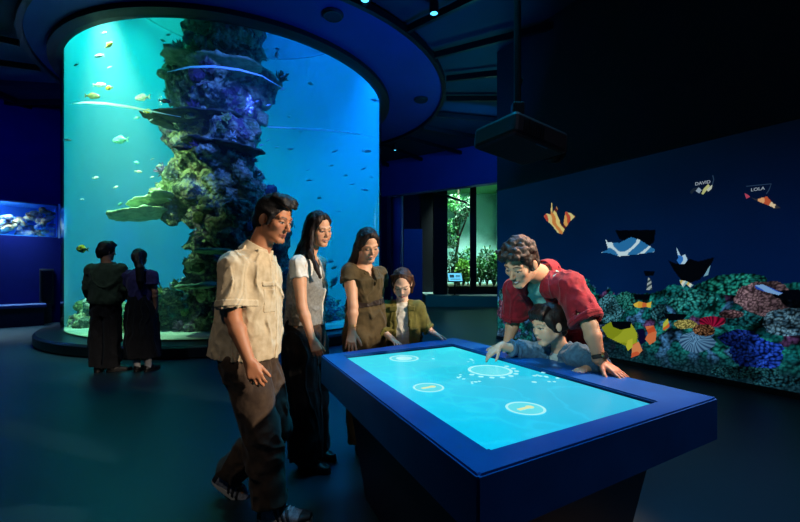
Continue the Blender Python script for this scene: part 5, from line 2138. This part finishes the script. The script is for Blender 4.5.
# ---------------------------------------------------------------- the woman in the olive jumpsuit
def woman_olive():
    p = Person('woman in an olive brown belted jumpsuit leaning one hand on the table',
               female=True, hc=P(368, 245, 2.84), hF=A(.42, -.80, -.44), roll=.12, hs=.95, nk=P(363, 267, 2.88), pv=P(367, 333, 2.93),
               shR=P(350, 273, 2.81), shL=P(379, 274, 2.97), elR=P(353, 306, 2.73), wrR=P(352, 331, 2.70), tiR=P(350.5, 350, 2.63),
               elL=P(378, 308, 3.10), wrL=P(376, 330, 3.10), tiL=P(375, 346, 3.12),
               hpR=P(358, 338, 2.86), hpL=P(374, 338, 3.0), knR=A(-.29, 2.92, .48), anR=A(-.29, 2.96, .09), fR=A(-.24, 2.84, .02),
               knL=A(-.17, 3.06, .48), anL=A(-.16, 3.08, .09), fL=A(-.10, 2.97, .02), skin='#cf9a78', lips='#9c4c42', blush='#b5604e', smile=1., down=.75,
               handR=dict(N=A(.1, .9, -.5), curl=.35, spread=1.5, thumb=1.0), waist=.25, wr_=(.120, .10))
    p.body(.0042)
    sh = p.h

    def hr(S):
        long_hair(p, S, [([sh(-.02, -.07, -.04), P(352, 268, 2.93), P(347, 284, 2.92)], .060, .030),
                         ([sh(.03, -.07, -.04), P(356, 266, 2.94), P(352, 288, 2.95)], .050, .030)], face=.074)
        for d in (-1, 1):
            S.path([sh(d * .008, .050, .102), sh(d * .058, .034, .066), sh(d * .076, -.004, -.01)], [.012, .014, .014], .02)
    person_hair(p, hr, M['hair_dark'], .010, (45, 45, 10))
    mO = cloth('jumpsuit_olive', '#54452a', '#463921', 24)
    S = Solid()
    wb = p.pv + p.up * .22
    S.loft(wb, p.nk, [(0, .118, .100), (.4, .128, .112, 0, .004), (.68, .134, .124, 0, .010), (.8, .134, .106), (.92, .115, .085), (1., .068, .064)], p.R, .02, p=2.2)
    for sd in 'RL':
        a, e = getattr(p, 'sh' + sd), getattr(p, 'el' + sd)
        S.cone(p.nk - p.up * .035, a, .042, .042, .03)
        S.tube(a, a + (e - a) * .28, .058, .064, .02)
        S.cone(a + UP * .004, a + (e - a) * .1, .056, None, .02)
    S.cone(p.nk - p.up * .03, p.h(0, -.02, -.04), .052, .056, .004, 's')
    vn = np.stack([p.R, p.F, p.up], 1)
    for k in range(5):
        S.ell(p.nk + p.F * (.065 + .014 * k) - p.up * (.0 + .026 * k), A(.042 - .007 * k, .04, .03), vn, .01, 's')
    S.run(.0045).wrinkle(folds(.006, (15, 15, 7), 8.2), .02).trim(wb + p.up * .012, -p.up)
    top = S.obj('blouse', mO, p.root)
    C = Solid()
    for d in (-1, 1):
        C.path([p.nk - p.F * .055 + p.R * d * .03 + p.up * .018, p.nk + p.R * d * .066 + p.up * .008, p.nk + p.F * .085 + p.R * d * .042 - p.up * .045, p.nk + p.F * .118 + p.R * d * .012 - p.up * .10], [.012, .014, .014, .008], .01)
    C.run(.004)
    C.obj('collar', mO, top)
    S = Solid()
    legs_cloth(p, S, .112, .10, .09, .95, (.16, .118))
    S.run(.006).wrinkle(folds(.008, (11, 11, 7), 1.3), .02)
    t = S.obj('trousers', mO, p.root)
    B = Solid()
    B.box(p.pv + p.up * .232, A(.3, .3, .020), vn, .002)
    S.patch(B, .006).obj('belt', cloth('belt_dark', '#2a1c12', '#22160e', 30, .5), t)
    w_, d_ = p.wrR, unit(p.wrR - p.elR)
    for o in (-.025, -.035):
        bm = BM()
        q = []
        n0 = unit(np.cross(d_, A(0, 1, .2)))
        n1 = np.cross(d_, n0)
        for k in range(17):
            a = 2 * PI * k / 16
            q.append(w_ + d_ * o + (n0 * math.cos(a) + n1 * math.sin(a)) * .0285)
        add_tube(bm, q, .002, 6, False)
        bm_obj('bracelet', bm, M['gold'], p.root)
    for sd in 'RL':
        shoe(p, sd, M['shoe_black'], M['sole_black'], None, .24, .042, toe_dir=A(.5, -.85, 0))


# ---------------------------------------------------------------- the girl
def jacket(p, S, hem, st, sleeve, gap, inner, hgrid=.0045, fold=None, elbow=.0):
    """open-fronted jacket: st stations from hem to neck; sleeve=(end fraction of the forearm, radii)"""
    S.loft(hem, p.nk, st, p.R, .02, p=2.3)
    fr, r0, r1, r2 = sleeve
    for sd in 'RL':
        a, e, w = [getattr(p, q + sd) for q in ('sh', 'el', 'wr')]
        S.cone(p.nk - p.up * .035, a, .042 * p.bk, r0 * .85, .03)
        if fr > 0:
            S.path([a, e], [r0, r1], .02)
            S.tube(e, e + (w - e) * fr, r1, r2, .012)
            S.tube(e + (w - e) * (fr - .12), e + (w - e) * (fr + .02), r2 * .85, r2 * .88, .003, 's', cap0=True)
        else:
            S.tube(a, a + (e - a) * -fr, r0, r2, .02)
            S.tube(a + (e - a) * (-fr - .2), a + (e - a) * (-fr + .02), r2 * .86, r2 * .9, .003, 's', cap0=True)
    S.cone(p.shL, p.shR, .062 * p.bk, None, .03)
    vn = np.stack([p.R, p.F, p.up], 1)
    L = float(np.linalg.norm(p.nk - hem))
    for (z0, z1, w) in gap:
        S.box(hem + p.up * L * (z0 + z1) / 2 + p.F * .17, A(w, .15, L * (z1 - z0) / 2 + .01), vn, .004, .006, 's')
    S.cone(p.nk - p.up * .03, p.h(0, -.02, -.04), .056 * p.bk + .004, .06 * p.bk, .004, 's')
    S.run(hgrid)
    if fold:
        S.wrinkle(fold, .02).trim(hem + p.up * .012, -p.up)
    return S, vn, L


def girl():
    p = Person('girl in an olive jacket over a white top resting both hands on the table',
               female=True, child=True, hc=P(402, 283, 2.92), hF=A(-.05, -.84, -.54), hs=.93, nk=P(402, 302, 2.99), pv=P(403, 362, 3.03), bulk=.78,
               shR=P(386, 308, 2.98), shL=P(418, 308, 2.98), elR=P(380, 329, 2.95), wrR=P(391, 338, 2.84), tiR=P(402, 347, 2.74),
               elL=P(425, 326, 2.98), wrL=P(433, 333, 2.96), tiL=P(448, 339, 2.98),
               hpR=P(397, 366, 3.0), hpL=P(409, 366, 3.03), knR=A(-.03, 3.02, .40), anR=A(-.03, 3.06, .08), fR=A(-.03, 2.95, .02),
               knL=A(.08, 3.02, .40), anL=A(.08, 3.06, .08), fL=A(.08, 2.95, .02), skin='#dcb094', lips='#a8605a', blush='#c47a68', smile=.3, down=.9,
               handR=dict(N=A(0, -.1, -1), curl=.25, spread=1.4), handL=dict(N=A(0, -.1, -1), curl=.25, spread=1.2), waist=.08, wr_=(.15, .12))
    p.body(.0042)
    h = p.h

    def hr(S):
        p.hair_cap(S, .005, -.06, .082, .0)
        for d in (-1, 1):
            S.path([h(d * .010, .040, .108), h(d * .048, .030, .088), h(d * .076, -.01, .055), h(d * .072, -.05, .01)], [.004, .006, .012, .014], .012)
            S.path([h(d * .066, -.06, .0), h(d * .074, -.07, -.06), h(d * .070, -.06, -.13)], [.024, .022, .012], .012)
    person_hair(p, hr, M['hair_girl'], .006, (50, 50, 22))
    mW = cloth('top_white', '#d6d0c2', '#b8b2a4', 50)
    S = Solid()
    hem = p.pv - p.up * .02
    S.loft(hem, p.nk, [(0, .120, .095), (.5, .118, .095), (.8, .118, .082), (.94, .085, .062), (1., .05, .05)], p.R, .02, p=2.2)
    S.cone(p.shL, p.shR, .042, None, .03)
    S.cone(p.nk - p.up * .015, p.h(0, -.02, -.04), .046, .046, .004, 's')
    S.run(.0045).wrinkle(folds(.003, (22, 22, 12), 4.4), .02)
    S.obj('top', mW, p.root)
    mJ = cloth('jacket_olive', '#66602a', '#565022', 26)
    S = Solid()
    S, vn, L = jacket(p, S, hem + p.up * .01, [(0, .146, .118), (.5, .142, .116), (.8, .138, .102), (.94, .095, .075), (1., .062, .060)], (.55, .050, .042, .042),
                      [(0, .62, .050), (.6, .9, .044), (.88, 1.05, .040)], None, fold=folds(.0035, (17, 17, 8), 3.1))
    j = S.obj('jacket', mJ, p.root)
    for sd in 'RL':
        B = Solid()
        e, w = getattr(p, 'el' + sd), getattr(p, 'wr' + sd)
        B.tube(e + (w - e) * .34, e + (w - e) * .56, .09, .09, cap0=True)
        S.patch(B, .006).obj('cuff', mJ, j)
    for d in (-1, 1):
        B = Solid()
        B.box(hem + p.up * L * .62 + p.F * .12 + p.R * d * .09, A(.032, .1, .010), vn, .002)
        S.patch(B, .006).obj('pocket_flap', mJ, j)
        B = Solid()
        B.box(hem + p.up * L * .38 + p.F * .12 + p.R * d * .058, A(.010, .1, L * .40), vn, .002)
        S.patch(B, .005).obj('front_band', mJ, j)
    C = Solid()
    for d in (-1, 1):
        C.path([p.nk - p.F * .045 + p.R * d * .02 + p.up * .012, p.nk + p.R * d * .058 + p.up * .004, p.nk + p.F * .075 + p.R * d * .052 - p.up * .03], [.011, .014, .013], .01)
        C.box(p.nk + p.F * .082 + p.R * d * .066 - p.up * .035, A(.026, .008, .017), vn, .004, .01)
    C.run(.004)
    C.obj('collar', mJ, j)
    S = Solid()
    legs_cloth(p, S, .10, .085, .075, .96, (.150, .118))
    S.run(.006).wrinkle(folds(.005, (12, 12, 8), 6.3), .02)
    S.obj('trousers', cloth('girl_jeans', '#27364c', '#1f2c40', 30), p.root)
    w_, d_ = p.wrL, unit(p.wrL - p.elL)
    mB = mat('bracelet_beads', '#8c6a5a', rough=.5)
    for o in (-.006, -.015):
        bm = BM()
        n0 = unit(np.cross(d_, A(0, 1, .2)))
        n1 = np.cross(d_, n0)
        add_tube(bm, [w_ + d_ * o + (n0 * math.cos(2 * PI * k / 16) + n1 * math.sin(2 * PI * k / 16)) * .0235 for k in range(17)], .002, 6, False)
        bm_obj('bracelet', bm, mB, p.root)
    for sd in 'RL':
        shoe(p, sd, M['shoe_grey'], M['sole_white'], None, .20, .036, toe_dir=A(0, -1, 0))


# ---------------------------------------------------------------- the man in red
def man_red():
    p = Person('curly-haired man in a dark red shirt leaning over the table above the boy',
               hc=P(521, 263, 2.21), hF=A(-.68, -.52, -.50), roll=-.10, hs=1.03, nk=P(543, 273, 2.37), pv=P(568, 337, 2.62),
               shL=P(569, 286, 2.18), shR=P(516, 289, 2.53), elL=P(590, 326, 2.06), wrL=P(600, 361, 2.00), tiL=P(624, 377, 1.90),
               elR=P(514, 320, 2.60), wrR=P(507, 344, 2.585), tiR=P(486, 351, 2.52),
               hpL=P(577, 345, 2.55), hpR=P(559, 343, 2.70), knL=A(1.16, 2.54, .50), knR=A(1.04, 2.74, .50), anL=A(1.21, 2.59, .09), anR=A(1.11, 2.79, .09),
               fL=A(1.10, 2.53, .02), fR=A(1.0, 2.73, .02), skin='#bd8a6c', lips='#8c4a42', blush='#b0604a', stubble=.05, smile=.8, down=.8,
               handL=dict(N=A(0, 0, -1), curl=.12, spread=1.3, thumb=1.1), handR=dict(N=A(0, 0, -1), curl=.12, spread=1.3, thumb=1.1), waist=.10, wr_=(.16, .12))
    p.body(.0042)
    h, q = p.h, p.hs
    rs = np.random.RandomState(8)

    def hr(S):
        p.hair_cap(S, .008, -.05, .078, .01)
        for k in range(95):
            a, b_ = rs.uniform(-1.35, 1.35), rs.uniform(-.9, 1.25)
            v = A(math.sin(a) * math.cos(b_ * .5) * .074, math.sin(b_) * .088 - .004, .036 + math.cos(a) * math.cos(b_) * .088)
            if v[2] < .02 and v[1] > .0:
                continue
            c = h(*(v * A(1, 1, 1.06) + A(0, 0, .008)))
            S.ell(c, A(.019, .017, .017) * q * rs.uniform(.8, 1.25), None, .006)
        for k in range(26):
            c = h(rs.uniform(-.058, .058), rs.uniform(.05, .100), rs.uniform(.078, .118))
            S.ell(c, A(.018, .017, .017) * q * rs.uniform(.8, 1.2), None, .006)
        for d in (-1, 1):
            S.cone(h(d * .068, .028, .03), h(d * .071, .020, -.025), .012 * q, .006 * q, .015)
            S.ell(h(d * .078, -.006, -.012), A(.022, .021, .031) * q, p.H, .006, 's')
        S.cone(h(0, -.085, -.01), h(0, -.07, -.065), .042 * q, .034 * q, .03)
    person_hair(p, hr, M['hair_brown'], .007, (55, 55, 55))
    hem = p.pv - p.up * .05
    mTee = cloth('tee_mint', '#7fb0a4', '#6fa094', 40)
    S = Solid()
    S.loft(hem, p.nk, [(0, .155, .115), (.5, .160, .118), (.8, .165, .105), (.94, .11, .08), (1., .068, .066)], p.R, .02, p=2.2)
    S.cone(p.shL, p.shR, .054, None, .03)
    for sd in 'RL':
        S.cone(p.nk - p.up * .035, getattr(p, 'sh' + sd), .050, .052, .03)
    S.cone(p.nk + p.up * .0, p.h(0, -.02, -.04), .060, .062, .004, 's')
    S.run(.005).wrinkle(folds(.004, (15, 15, 8), 4.9), .02)
    S.obj('tee', mTee, p.root)
    mR = cloth('shirt_red', '#84121f', '#680d18', 26)
    S = Solid()
    S, vn, L = jacket(p, S, hem, [(0, .180, .140), (.4, .178, .140), (.72, .185, .138), (.9, .145, .108), (1., .080, .078)], (-.88, .072, .074, .084),
                      [(0, .66, .085), (.64, .88, .06), (.86, 1.05, .05)], None, fold=folds(.0065, (13, 13, 6), 9.1))
    j = S.obj('shirt', mR, p.root)
    C = Solid()
    cd = unit(p.h(0, -.03, -.07) - p.nk)
    C.tube(p.nk - cd * .06, p.nk + cd * .028, .090, .074, .01, cap0=True)
    C.tube(p.nk - cd * .08, p.nk + cd * .05, .080, .063, .003, 's', cap0=True)
    C.ell(p.nk + p.F * .10 + cd * .0, A(.05, .05, .10), None, .008, 's')
    for d in (-1, 1):
        C.box(p.nk + p.F * .080 + p.R * d * .088 - p.up * .045, A(.036, .009, .034), np.stack([unit(p.R - p.F * .6 * d), unit(p.F + p.R * .6 * d), p.up], 1), .005, .012)
    C.run(.0045)
    C.obj('collar', mR, j)
    for sd in 'RL':
        B = Solid()
        a, e = getattr(p, 'sh' + sd), getattr(p, 'el' + sd)
        B.tube(a + (e - a) * .76, a + (e - a) * .85, .14, .14, cap0=True)
        S.patch(B, .004).obj('sleeve_hem', mR, j)
    B = Solid()
    B.box(hem + p.up * L * .60 + p.F * .14 - p.R * .11, A(.040, .07, .045), vn, .003)
    S.patch(B, .005).obj('pocket', mR, j)
    S = Solid()
    legs_cloth(p, S, .105, .088, .080, .97)
    S.run(.006).wrinkle(folds(.006, (10, 10, 7), 5.8), .02)
    S.obj('trousers', cloth('trousers_dark', '#1a1c24', '#14161c', 22), p.root)
    # watch
    d_ = unit(p.wrL - p.elL)
    c = p.wrL - d_ * .022
    W = Solid()
    W.tube(c - d_ * .011, c + d_ * .011, .0335, .0325, .002, cap0=True)
    W.run(.003)
    wt_ = W.obj('watch_strap', mat('watch_strap', '#2a1c14', rough=.6), p.root)
    up_ = unit(A(.45, -.75, .3) - d_ * (A(.45, -.75, .3) @ d_))
    bm = BM()
    add_tube(bm, [c + up_ * .029, c + up_ * .040], .019, 24)
    bm_obj('watch_case', bm, mat('watch_case', '#b09a70', rough=.3, metal=1), wt_)
    bm = BM()
    add_tube(bm, [c + up_ * .040, c + up_ * .0412], .016, 24)
    bm_obj('watch_face', bm, mat('watch_face', '#1c2430', rough=.2), wt_)
    for sd in 'RL':
        shoe(p, sd, M['shoe_grey'], M['sole_white'], None, .28, .05, toe_dir=A(-.88, -.47, 0))


# ---------------------------------------------------------------- the boy
def boy():
    p = Person('boy in a denim jacket reaching across the table under the man in red',
               child=True, hc=P(549, 324, 2.20), hF=A(-.93, -.25, -.22), hs=.93, nk=P(562, 349, 2.28), pv=A(1.03, 2.44, .58), bulk=.80,
               shL=P(578, 356, 2.15), shR=P(546, 353, 2.40), elL=P(598, 365, 2.045), wrL=P(590, 368, 2.04), tiL=P(574, 372.5, 2.0),
               elR=P(523, 350, 2.37), wrR=P(500, 346.5, 2.31), tiR=P(482, 359, 2.28),
               hpL=A(1.04, 2.38, .54), hpR=A(.99, 2.48, .54), knL=A(1.04, 2.38, .32), knR=A(.98, 2.48, .32), anL=A(1.06, 2.40, .07), anR=A(1.0, 2.50, .07),
               fL=A(.98, 2.36, .02), fR=A(.92, 2.46, .02), skin='#cc9c80', lips='#9c5a50', blush='#b87060', down=.5,
               handL=dict(N=A(0, 0, -1), curl=.3, spread=1.2), handR=dict(N=A(-.3, 0, -1), curl=.5, spread=.8, fing=(.15, .55, .7, .8)), waist=.06, wr_=(.15, .12))
    p.body(.0042)
    h, q = p.h, p.hs

    def hr(S):
        p.hair_cap(S, .010, -.045, .076, .0)
        for x in (-.05, -.03, -.01, .01, .03, .05):
            S.path([h(x, .03, .108), h(x * 1.05, .070, .082), h(x * 1.1, .078, .052)], [.018 * q, .015 * q, .008 * q], .014)
        for d in (-1, 1):
            S.cone(h(d * .070, .03, .04), h(d * .073, .022, -.02), .014 * q, .008 * q, .015)
            S.ell(h(d * .080, -.006, -.012), A(.022, .020, .029) * q, p.H, .006, 's')
        S.cone(h(0, -.08, -.01), h(0, -.07, -.06), .042 * q, .034 * q, .03)
    person_hair(p, hr, M['hair_dark'], .007, (40, 30, 24))
    hem = p.pv - p.up * .03
    S = Solid()
    S.loft(hem, p.nk, [(0, .118, .092), (.5, .118, .095), (.82, .118, .082), (.95, .085, .062), (1., .05, .05)], p.R, .02, p=2.2)
    S.cone(p.shL, p.shR, .042, None, .03)
    S.cone(p.nk + p.up * .004, p.h(0, -.02, -.04), .046, .046, .004, 's')
    for sd in 'RL':
        S.cone(p.nk - p.up * .03, getattr(p, 'sh' + sd), .044, .042, .03)
    S.run(.005)
    S.obj('tee', cloth('boy_tee', '#b4bcb8', '#a4aca8', 40), p.root)
    mD = cloth('denim', '#41627a', '#345066', 60, weave=300, amt=.5)
    S = Solid()
    S, vn, L = jacket(p, S, hem, [(0, .140, .112), (.5, .140, .116), (.82, .142, .104), (.94, .098, .078), (1., .064, .062)], (.55, .062, .052, .046),
                      [(0, .62, .022), (.6, .9, .034), (.88, 1.05, .034)], None, fold=folds(.006, (18, 18, 9), 5.5))
    j = S.obj('jacket', mD, p.root)
    C = Solid()
    for d in (-1, 1):
        C.path([p.nk - p.F * .048 + p.R * d * .02 + p.up * .02, p.nk + p.R * d * .062 + p.up * .010, p.nk + p.F * .078 + p.R * d * .055 - p.up * .03], [.012, .015, .014], .01)
        C.box(p.nk + p.F * .085 + p.R * d * .068 - p.up * .03, A(.026, .008, .020), vn, .004, .01)
    C.run(.004)
    C.obj('collar', mD, j)
    for sd in 'RL':
        B = Solid()
        e, w = getattr(p, 'el' + sd), getattr(p, 'wr' + sd)
        B.tube(e + (w - e) * .40, e + (w - e) * .56, .09, .09, cap0=True)
        S.patch(B, .005).obj('cuff', mD, j)
    S = Solid()
    legs_cloth(p, S, .092, .078, .068, .95, (.145, .11))
    S.run(.006)
    S.obj('trousers', cloth('boy_trousers', '#22242c', '#1a1c22', 30), p.root)
    for sd in 'RL':
        shoe(p, sd, M['shoe_grey'], M['sole_white'], None, .19, .036, toe_dir=A(-.88, -.47, 0))


# ---------------------------------------------------------------- the couple before the tank
def man_back():
    z = .0
    p = Person('man in a dark green sweater seen from behind before the great tank',
               hc=P(107, 251, 5.40), hF=A(.45, .88, -.10), hs=1.0, nk=P(107, 263, 5.38), pv=P(106, 306, 5.40),
               shL=P(92, 270, 5.38), shR=P(121, 270, 5.40), elL=P(88, 288, 5.40), wrL=P(92, 302, 5.55), tiL=P(99, 304, 5.68),
               elR=P(124, 288, 5.44), wrR=P(120, 300, 5.62), tiR=P(112, 302, 5.70),
               hpL=P(100, 310, 5.40), hpR=P(112, 310, 5.42), knL=P(98, 340, 5.40), knR=P(112, 340, 5.42), anL=P(98, 366, 5.40), anR=P(112, 366, 5.42),
               fL=A(-4.12, 5.55, .02), fR=A(-3.78, 5.52, .02), skin='#96684c', handL=dict(N=A(0, 0, 1)), handR=dict(N=A(0, 0, 1)), waist=.12, wr_=(.16, .12))
    p.body(.007)
    h, q = p.h, p.hs

    def hr(S):
        p.hair_cap(S, .014, -.06, .070, .008)
        S.cone(h(0, -.08, -.01), h(0, -.075, -.07), .052 * q, .044 * q, .03)
        for x in (-.04, 0, .04):
            S.path([h(x, .03, .115), h(x, .085, .09)], [.024, .016], .02)
    person_hair(p, hr, M['hair_black'], .010, (30, 30, 18), .008)
    S = Solid()
    S.loft(p.pv + p.up * .02, p.nk, [(0, .175, .130), (.12, .195, .150), (.6, .190, .140), (.85, .178, .115), (.96, .11, .08), (1., .072, .07)], p.R, .02, p=2.3)
    for sd in 'RL':
        a, e, w = [getattr(p, k + sd) for k in ('sh', 'el', 'wr')]
        S.cone(p.nk - p.up * .04, a, .05, .068, .04)
        S.path([a, e], [.068, .060], .03)
        S.tube(e, e + (w - e) * .92, .060, .046, .02)
    S.cone(p.nk - p.up * .02, p.h(0, -.02, -.04), .060, .062, .004, 's')
    S.run(.008).wrinkle(folds(.009, (9, 9, 5), 2.5), .03).trim(p.pv + p.up * .035, -p.up)
    S.obj('sweater', cloth('sweater_green', '#3a4838', '#303d2f', 20), p.root)
    S = Solid()
    legs_cloth(p, S, .100, .094, .098, 1.0, k=.012)
    S.run(.008).wrinkle(folds(.010, (8, 8, 4), 2.9), .03)
    S.obj('trousers', cloth('trousers_black', '#101116', '#0b0c10', 20), p.root)
    shoe(p, 'L', M['shoe_black'], M['sole_black'], None, .28, .05, toe_dir=A(-.35, .93, 0))
    shoe(p, 'R', M['shoe_black'], M['sole_black'], None, .28, .05, toe_dir=A(.80, .60, 0))


def woman_back():
    p = Person('woman in a purple tee and long black skirt seen from behind before the tank',
               female=True, hc=P(140, 258, 5.42), hF=A(-.12, .98, -.08), hs=.95, nk=P(140, 270, 5.42), pv=P(141, 308, 5.44),
               shL=P(128, 275, 5.42), shR=P(152, 275, 5.42), elL=P(126, 293, 5.48), wrL=P(132, 304, 5.66), tiL=P(140, 306, 5.72),
               elR=P(155, 292, 5.42), wrR=P(156, 306, 5.46), tiR=P(156, 316, 5.48),
               hpL=P(136, 312, 5.44), hpR=P(147, 312, 5.44), knL=P(137, 340, 5.44), knR=P(147, 340, 5.44), anL=P(137, 366, 5.44), anR=P(148, 366, 5.44),
               fL=A(-3.62, 5.56, .02), fR=A(-3.42, 5.56, .02), skin='#a8745a', handL=dict(N=A(0, 0, 1)), handR=dict(N=A(-1, 0, 0), curl=.5), waist=.16, wr_=(.125, .10))
    p.body(.007)
    h = p.h

    def hr(S):
        p.hair_cap(S, .014, -.30, .070, .004, .004)
        S.path([h(0, -.085, .01), P(140, 268, 5.29), P(140, 281, 5.28), P(141, 288, 5.29)], [.060, .052, .045, .020], .03)
    person_hair(p, hr, M['hair_black'], .012, (35, 35, 10), .008)
    S = Solid()
    S.loft(p.pv + p.up * .12, p.nk, [(0, .140, .112), (.5, .160, .120), (.82, .165, .108), (.95, .11, .08), (1., .066, .064)], p.R, .02, p=2.2)
    for sd in 'RL':
        a, e = [getattr(p, k + sd) for k in ('sh', 'el')]
        S.cone(p.nk - p.up * .04, a, .045, .058, .04)
        S.tube(a, a + (e - a) * .55, .068, .070, .03)
    S.cone(p.nk - p.up * .02, p.h(0, -.02, -.04), .054, .056, .004, 's')
    S.run(.008).wrinkle(folds(.007, (10, 10, 6), 6.5), .03)
    S.obj('tee', cloth('tee_purple', '#3a3468', '#302a58', 24), p.root)
    S = Solid()
    g = (p.anL + p.anR) / 2
    b0 = A(g[0], g[1], .20)
    S.loft(b0, p.pv + p.up * .17, [(0, .205, .17), (.35, .195, .165), (.75, .178, .145), (1, .128, .108)], p.R, .02, p=2.1)
    S.run(.008).wrinkle(folds(.014, (11, 11, 1.5), 6.1), .03)
    S.obj('skirt', cloth('skirt_black', '#0d0e14', '#090a0e', 20), p.root)
    mK = cloth('socks_white', '#b9b9bd', '#a9a9ad', 20)
    for sd in 'RL':
        S = Solid()
        an = getattr(p, 'an' + sd)
        S.tube(an - UP * .03, an + UP * .13, .042, .044, .01, cap0=True)
        S.run(.007)
        S.obj('sock', mK, p.root)
        shoe(p, sd, M['shoe_black'], M['sole_black'], None, .25, .045, toe_dir=A(.2 if sd == 'R' else -.2, 1, 0))


for fn_ in (man_cream, woman_vest, woman_olive, girl, man_red, boy, man_back, woman_back):
    fn_()
# ================================================================ LIGHT AND CAMERA
def area(name, loc, target, w, h, color, power, spread=180):
    l = bpy.data.lights.new(name, 'AREA')
    l.shape, l.size, l.size_y = 'RECTANGLE', w, h
    l.color, l.energy = color, power
    l.spread = math.radians(spread)
    o = bpy.data.objects.new(name, l)
    o.location = [float(c) for c in loc]
    o.rotation_euler = (Vector([float(c) for c in target]) - o.location).to_track_quat('-Z', 'Y').to_euler()
    link(o)
    return o


def spot(name, loc, target, color, power, deg, blend=.5, size=.12):
    l = bpy.data.lights.new(name, 'SPOT')
    l.color, l.energy, l.spot_size, l.spot_blend, l.shadow_soft_size = color, power, math.radians(deg), blend, size
    o = bpy.data.objects.new(name, l)
    o.location = [float(c) for c in loc]
    o.rotation_euler = (Vector([float(c) for c in target]) - o.location).to_track_quat('-Z', 'Y').to_euler()
    link(o)
    return o


WARM = (1, .84, .66)
# lamps over the tank's water, and added fills
area('tank_lamp_teal', (-5.8, 9.6, 8.4), (-5.8, 9.6, 0), 2.2, 3.2, (.02, .82, .68), 300, 120)
area('tank_lamp_blue', (-2.0, 10.3, 8.4), (-1.4, 10.5, 0), 1.8, 3.2, (.004, .22, 1), 430, 100)
spot('reef_fill_green', (-5.8, 3.6, 5.45), (-4.75, 7.6, 3.4), (.60, 1, .50), 1900, 34, .8, .22)  # added in the hall before the glass, lights the reef's left front
spot('tank_spot_sand', (-5.2, 7.0, 6.0), (-5.3, 7.9, .5), (.6, 1, .7), 3000, 46, .8, .2)
spot('reef_fill_blue', (-1.2, 4.0, 5.45), (-3.35, 7.7, 4.0), (.05, .14, 1), 1900, 34, .8, .22)  # added hall spot outside the glass, turns the reef's right side blue
spot('fill_legs', (-1.9, -.6, 5.3), (-.55, 2.2, .6), (1, .9, .78), 130, 26, .8, .2)  # added fill from the camera side for the walking man's legs and shoes
spot('fill_couple', (-3.2, 2.6, 5.4), (-3.9, 5.4, 1.0), (.75, .9, 1), 190, 24, .7)  # added dim fill on the backs of the couple
# window aquarium
c = lp(sm, .5, wz1 - .03)
area('window_tank_lamp', c, c - A(0, 0, 1), 3.0, .8, (.45, .8, 1), 240, 100)
# terrarium
area('terrarium_lamp', (3.4, 18.9, 5.5), (3.4, 19.8, 0), 2.6, 2.2, (.66, 1, .80), 900, 80)
# warm spots over the table
spot('spot_family', (4.0, .9, 3.2), (-.42, 2.5, 1.22), WARM, 1650, 25, .5, .10)
spot('spot_shoulder', (2.9, 3.0, 4.6), (1.0, 2.25, 1.15), (1, .55, .36), 2000, 22, .6)
# blue wash of the hall, and added fills
area('wash_table', (.6, 3.2, 5.4), (.3, 2.0, .85), 1.5, 1.5, (.01, .50, 1), 46, 70)
area('fill_aisle', (3.0, 1.2, 5.2), (2.2, 1.6, 0), 1, 1, (.75, .72, 1), 14, 80)  # added fill for the floor right of the table
spot('fill_faces', (-1.0, -.5, 2.7), (.72, 2.25, 1.15), (.62, .97, 1), 420, 15, .6)  # added fill from behind the camera for the leaning man's and boy's faces
area('wash_blue', (1.0, 6.0, 3.6), (-2.5, 9.5, 5.6), 1.2, .6, (.01, .20, 1), 55)
area('wash_header', (2.2, 10.5, 5.2), (1.2, 14.6, 4.8), 1.5, .4, (.01, .24, .9), 24)
area('wash_teal', (1.9, 9.0, 3.5), (2.0, 9.6, 5.7), .6, .6, (.02, .5, .7), 30)
area('hall_teal', (1.8, 13.0, 4.3), (1.5, 12.5, 0), 2.5, 2.5, (.02, .70, .72), 24, 110)
area('wash_left', (-8.2, 7.6, 5.0), (-9.3, 10.2, 1.6), 1.5, .5, (.02, .08, 1), 60)
w = bpy.data.worlds.new('hall_dusk')
scene.world = w
w.use_nodes = True
w.node_tree.nodes['Background'].inputs[0].default_value = (.010, .045, .10, 1)
w.node_tree.nodes['Background'].inputs[1].default_value = .22

cam = bpy.data.cameras.new('camera')
cam.sensor_width = 36
cam.lens = 36 * FPX / 800
cam.shift_y = (HY - 261) / 800
cam.clip_start = .05
co = bpy.data.objects.new('camera', cam)
co.location = (0, 0, EYE)
co.rotation_euler = (PI / 2, 0, 0)
link(co)
scene.camera = co
scene.view_settings.view_transform = 'Standard'
scene.view_settings.look = 'None'
scene.view_settings.exposure = 0
scene.view_settings.gamma = 1
scene.view_settings.use_curve_mapping = False
scene.cycles.use_denoising = True
scene.cycles.max_bounces = 8
scene.cycles.transparent_max_bounces = 24
scene.cycles.caustics_reflective = False
scene.cycles.caustics_refractive = False
